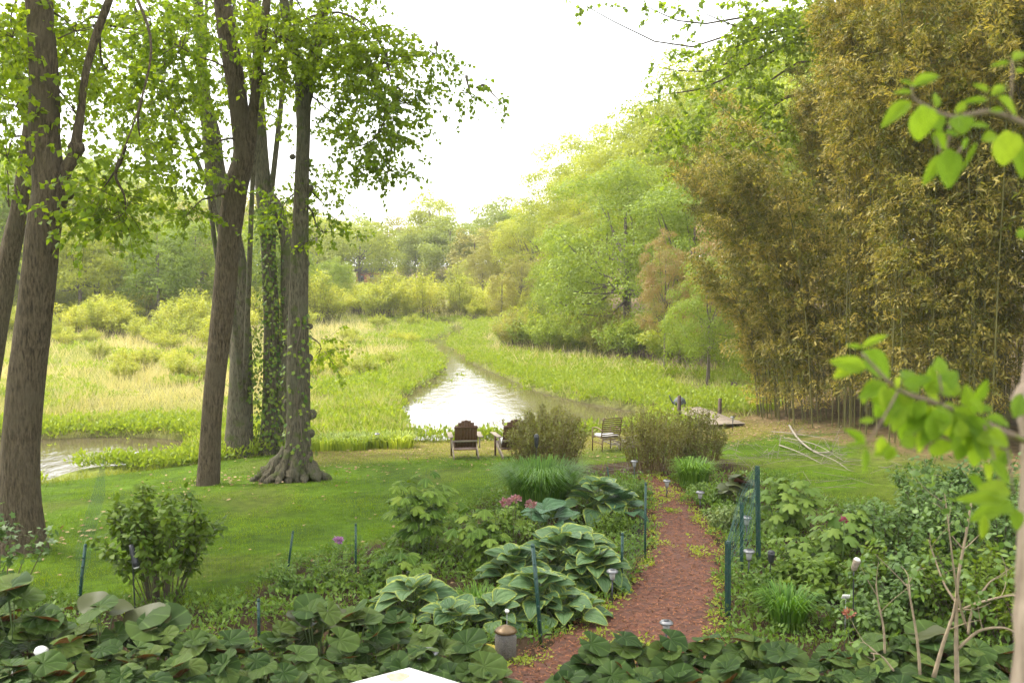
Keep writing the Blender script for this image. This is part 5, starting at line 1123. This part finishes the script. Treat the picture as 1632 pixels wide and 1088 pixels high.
# ------------------------------------------------------------------ chairs
def adirondack(label, loc, rz):
    """local +y is the way the chair faces"""
    t = thing('wooden_armchair', label, 'chair', (0, 0, 0))
    M = Rx(.38)
    for i in range(7):
        x = (i - 3) * .076; hh = .80 - .018 * (i - 3) ** 2; a = MB(); c = np.array([x, -.16, .30]) + M @ np.array([0, 0, hh / 2]); box(a, c, (.074, .02, hh), M=M); a.build('back_slat', m_wood, t)
    for z in (.20, .60): a = MB(); c = np.array([0, -.16 - .02, .30]) + M @ np.array([0, -.02, z]); box(a, c, (.56, .022, .05), M=M); a.build('back_rail', m_woodgrey if z < .5 else m_wood, t)
    for i in range(6): a = MB(); y = .30 - i * .09; box(a, (0, y, .36 - i * .022), (.54, .075, .02), M=Rx(.24)); a.build('seat_slat', m_wood, t)
    for sx in (-1, 1):
        a = MB(); box(a, (sx * .35, .05, .585), (.12, .74, .024)); a.build('armrest', m_woodgrey, t)
        a = MB(); box(a, (sx * .31, .31, .285), (.035, .09, .57)); a.build('leg', m_wood, t)
        a = MB(); box(a, (sx * .29, -.02, .22), (.03, .86, .10), M=Rx(.36)); a.build('leg', m_woodgrey, t)
        a = MB(); box(a, (sx * .33, -.26, .44), (.03, .07, .28), M=Rx(-.1)); a.build('arm_support', m_woodgrey, t)
    a = MB(); box(a, (0, .35, .33), (.60, .022, .09)); a.build('front_rail', m_wood, t)
    t.location = tuple(loc); t.rotation_euler = (0, 0, rz); t.scale = (1.12, 1.1, 1.05); return t
gch = G(741, 729); ch1 = adirondack('brown slatted wooden armchair seen from behind, facing the pond', gch, .12)
def cushion(label, base, rz):
    t = thing('seat_cushion', label, 'cushion'); a = MB(); box(a, (0, .06, .41), (.50, .46, .07), M=Rx(.24)); box(a, (0, -.13, .42), (.3, .02, .02), M=Rx(.24)); a.build('pad', m_cushion, t); t.location = tuple(base); t.rotation_euler = (0, 0, rz)
gch2 = G(814, 728); ch2 = adirondack('wooden armchair mostly hidden behind the twiggy shrub, pale cushion inside', gch2, .25); cushion('pale cushion on the half-hidden wooden armchair', gch2, .25)
# slatted metal chair
g3 = G(967, 718); t = thing('metal_chair', 'bronze metal armchair with horizontal slats, standing alone near the pond', 'chair')
Mb = Rx(.20)
for sx in (-1, 1):
    a = MB(); tube(a, [(sx*.29, .30, -.02), (sx*.29, .30, .64)], .017, 8); a.build('leg', m_bronze, t)
    a = MB(); tube(a, [(sx*.29, -.26, -.02), (sx*.29, -.25, .42)], .017, 8); a.build('leg', m_bronze, t)
    a = MB(); tube(a, spline([(sx*.29, .30, .63), (sx*.29, .1, .665), (sx*.29, -.1, .65), (sx*.29, -.29, .60)], 8), .016, 8); a.build('armrest', m_bronze, t)
    a = MB(); tube(a, spline([(sx*.29, -.20, .40), (sx*.29, -.24, .6), (sx*.29, -.33, .98)], 8), .017, 8); a.build('back_upright', m_bronze, t)
for i in range(10): z = .44 + i * .058; a = MB(); box(a, (0, -.21 - (z - .44) * .22, z), (.56, .012, .034), M=Mb); a.build('back_slat', m_bronze, t)
for i in range(7): a = MB(); box(a, (0, .26 - i * .075, .40), (.56, .05, .014)); a.build('seat_slat', m_bronze, t)
for y in (.29, -.25): a = MB(); box(a, (0, y, .37), (.58, .025, .03)); a.build('seat_rail', m_bronze, t)
a = MB(); box(a, (.29, 0, .25), (.02, .56, .025)); a.build('side_rail', m_bronze, t); a = MB(); box(a, (-.29, 0, .25), (.02, .56, .025)); a.build('side_rail', m_bronze, t)
t.location = tuple(g3); t.rotation_euler = (0, 0, .42)
t = thing('seat_cushion', 'thin pale cushion on the slatted metal chair', 'cushion'); a = MB(); box(a, (0, .03, .44), (.50, .48, .055)); box(a, (0, .2, .475), (.3, .02, .01)); a.build('pad', m_cushion, t); t.location = tuple(g3); t.rotation_euler = (0, 0, .42)

# ------------------------------------------------------------------ dock, stumps, branches, brush, table
A_ = np.append(Z0(1066, 650, .42), .42); B_ = np.append(Z0(1134, 677, .42), .42); ang = math.atan2(B_[1] - A_[1], B_[0] - A_[0]); Ld = float(np.linalg.norm(B_ - A_))
t = thing('dock', 'small weathered plank dock reaching toward the marsh behind the twiggy shrub', 'dock')
npk = int(Ld / .15)
for i in range(npk): a = MB(); box(a, ((i + .5) * Ld / npk, .60, U(-.006, .006)), (Ld / npk - .015, 1.25 + U(-.03, .03), .035)); a.build('plank', m_woodgrey, t)
for y in (.03, 1.17): a = MB(); box(a, (Ld / 2, y, -.11), (Ld, .05, .17)); a.build('beam', m_darkwood, t)
for x, y, h in ((.30 * Ld, -.06, .62), (.42 * Ld, 1.30, .55), (.05, .1, -.02), (.05, 1.1, -.02), (.9 * Ld, .1, -.02), (.9 * Ld, 1.1, -.02)):
    a = MB(); tube(a, [(x, y, -.95), (x, y, h)], .065, 10, rough=.03); a.build('post', m_darkwood, t)
t.location = tuple(A_); t.rotation_euler = (0, 0, ang)
c = P(1083, 648, float(A_[1]) + .35); c[2] = .44; t = thing('grey_bundle', 'lumpy dark grey object lying on the outer end of the dock', 'bundle', tuple(c)); a = MB()
lathe(a, [(.01, 0), (.20, .03), (.25, .12), (.21, .24), (.12, .33), (.01, .36)], c, 12, M=np.diag([1, .8, 1])); a.build('body', m_gooseg, t, smooth=True); a = MB(); tube(a, spline([c + (-.24, 0, .10), c + (-.33, 0, .26), c + (-.40, 0, .42)], 6), np.linspace(.04, .015, 6), 6); a.build('handle', m_gooseg, t)
for px, py, h, r, lab in [(785,673,.28,.16,'dark tree stump in the pond shallows, left of a pair'),(800,671,.36,.17,'mossy tree stump in the pond shallows, right of a pair'),(1166,628,.5,.22,'round dark stump in the bright weeds behind the dock')]:
    x, y = Z0(px, py, .02); g = np.array([x, y, min(gz(x, y), 0) - .05]); t = thing('tree_stump', lab, 'stump', g); a = MB(); tube(a, [g - (0, 0, .2), g + (0, 0, .08), g + (.02, 0, h * .6), g + (.03, 0, h + .1)], [r * 1.4, r * 1.1, r, r * .92], 12, rough=.08); a.build('wood', m_darkwood, t, smooth=True)
    a = MB(); n = 50; q = g + np.c_[rs.normal(size=(n, 2)) * r * .6, U(h * .8, h + .22, n)]; scat(a, LEAF, LEAF_F, q, runit(n) + (0, 0, .6), runit(n), U(.05, .12, (n, 1)), U(0, 1, n)); a.build('moss', m_willow, t)
for i, (pp, r, lab) in enumerate([([(1258,680),(1272,706),(1298,722),(1325,728)],.035,'crooked grey fallen branch at the foot of the bamboo'),([(1242,712),(1272,728),(1310,742)],.02,'pale straight fallen cane in front of the crooked branch'),([(1250,700),(1300,716),(1345,738)],.014,'thin fallen cane nearest the mown strip'),([(1230,690),(1268,698),(1330,704)],.014,'thin fallen cane lying toward the bamboo'),([(1296,722),(1330,742),(1352,752)],.016,'pale fallen cane end resting on the mown grass')]):
    q = [G(a, b) + (0, 0, .05 + .08 * (j % 2)) for j, (a, b) in enumerate(pp)]; t = thing('fallen_branch', lab, 'branch', q[0], 'fallen branches by the bamboo'); a = MB(); tube(a, spline(q, 12), np.linspace(r, r * .4, 12), 7, rough=.08); a.build('wood', plain('dead_wood', (.26,.23,.18), (.17,.145,.11), rough=.8, scale=20), t)
    a = MB()
    for _ in range(5): s_ = q[rs.integers(len(q))]; tube(a, [s_, s_ + rs.normal(size=3) * .15 + (.1, 0, .15)], [.008, .003], 4)
    a.build('twigs', MATS['dead_wood'], t, kind='stuff')
mb = MB(); g0 = G(1010, 712)
for _ in range(130): s_ = g0 + np.array([rs.normal() * .45, rs.normal() * .3, U(0, .22)]); d = norm(rs.normal(size=3) * (1, 1, .3)); tube(mb, [s_ - d * .2, s_, s_ + d * U(.1, .3)], .008, 4, caps=False)
mb.build('brush_pile', MATS['dead_wood'], label='heap of grey clippings beside the metal chair', category='brush pile')
mb = MB()
for _ in range(130):
    px, py = U(1205, 1350), U(690, 745); s_ = G(px, py) if _ < 40 else s_ + rs.normal(size=3) * (.6, .5, 0); s_[2] = gz(s_[0], s_[1]) + U(.02, .2); d = norm(rs.normal(size=3) * (1, .6, .15)); tube(mb, [s_ - d * .4, s_, s_ + d * U(.2, .6)], .005, 3, caps=False)
mb.build('fallen_twigs', MATS['dead_wood'], kind='stuff', label='thin dead twigs littering the grass before the bamboo')
# white table corner at the bottom edge
zt = gz(-.9, 8.6) + .72; cpt = np.append(Z0(652, 1063, zt), zt)
t = thing('white_table', 'white painted table, only its stained far corner showing at the bottom edge', 'table', tuple(cpt), rz=0)
e1 = np.array([-math.cos(.61), -math.sin(.61), 0]); e2 = np.array([math.cos(.61), -math.sin(.61), 0]); s1 = 1.15
for z0, z1, ins, nm_ in ((-.03, 0., 0, 'table_top'), (-.10, -.031, .05, 'apron')):
    o_ = cpt + (e1 + e2) * ins; q = [o_, o_ + e1 * (s1 - ins), o_ + (e1 + e2) * (s1 - ins), o_ + e2 * (s1 - ins)]; V = [p + (0, 0, z0) for p in q] + [p + (0, 0, z1) for p in q]
    a = MB(); a.add(np.array(V), BOXF); a.build(nm_, m_paint, t)
for u, v in ((.1, .1), (1.05, .1), (.1, 1.05), (1.05, 1.05)):
    q = cpt + e1 * u + e2 * v; a = MB(); tube(a, [(q[0], q[1], gz(q[0], q[1]) - .02), (q[0], q[1], zt - .1)], .03, 8); a.build('leg', m_paint, t)
c = cpt + e1 * .24 + e2 * .14; a = MB(); V = [c + (.10 * math.cos(x) * (1 + .2 * math.sin(3 * x)), .10 * math.sin(x), .003) for x in np.linspace(0, 6.1, 18)]; a.add(np.array(V), np.arange(18)[None]); a.build('orange_stain', plain('stain', (.55,.20,.12), (.6,.36,.28), rough=.5), t)
# hoop edge by the table
g = ghost(752, 1088, .3); t = thing('wire_basket', 'thin brown hoop of a basket right of the white table corner', 'basket', g); a = MB(); th = np.linspace(0, 6.283, 30)
tube(a, g + np.c_[.26 * np.cos(th), .26 * np.sin(th), .3 + 0 * th], .012, 6); tube(a, g + np.c_[.22 * np.cos(th), .22 * np.sin(th), .27 + 0 * th], .010, 6); a.build('rim', m_woodgrey, t)
a = MB(); lathe(a, [(.15, 0), (.20, .12), (.24, .28)], g, 18); a.build('body', m_darkwood, t)
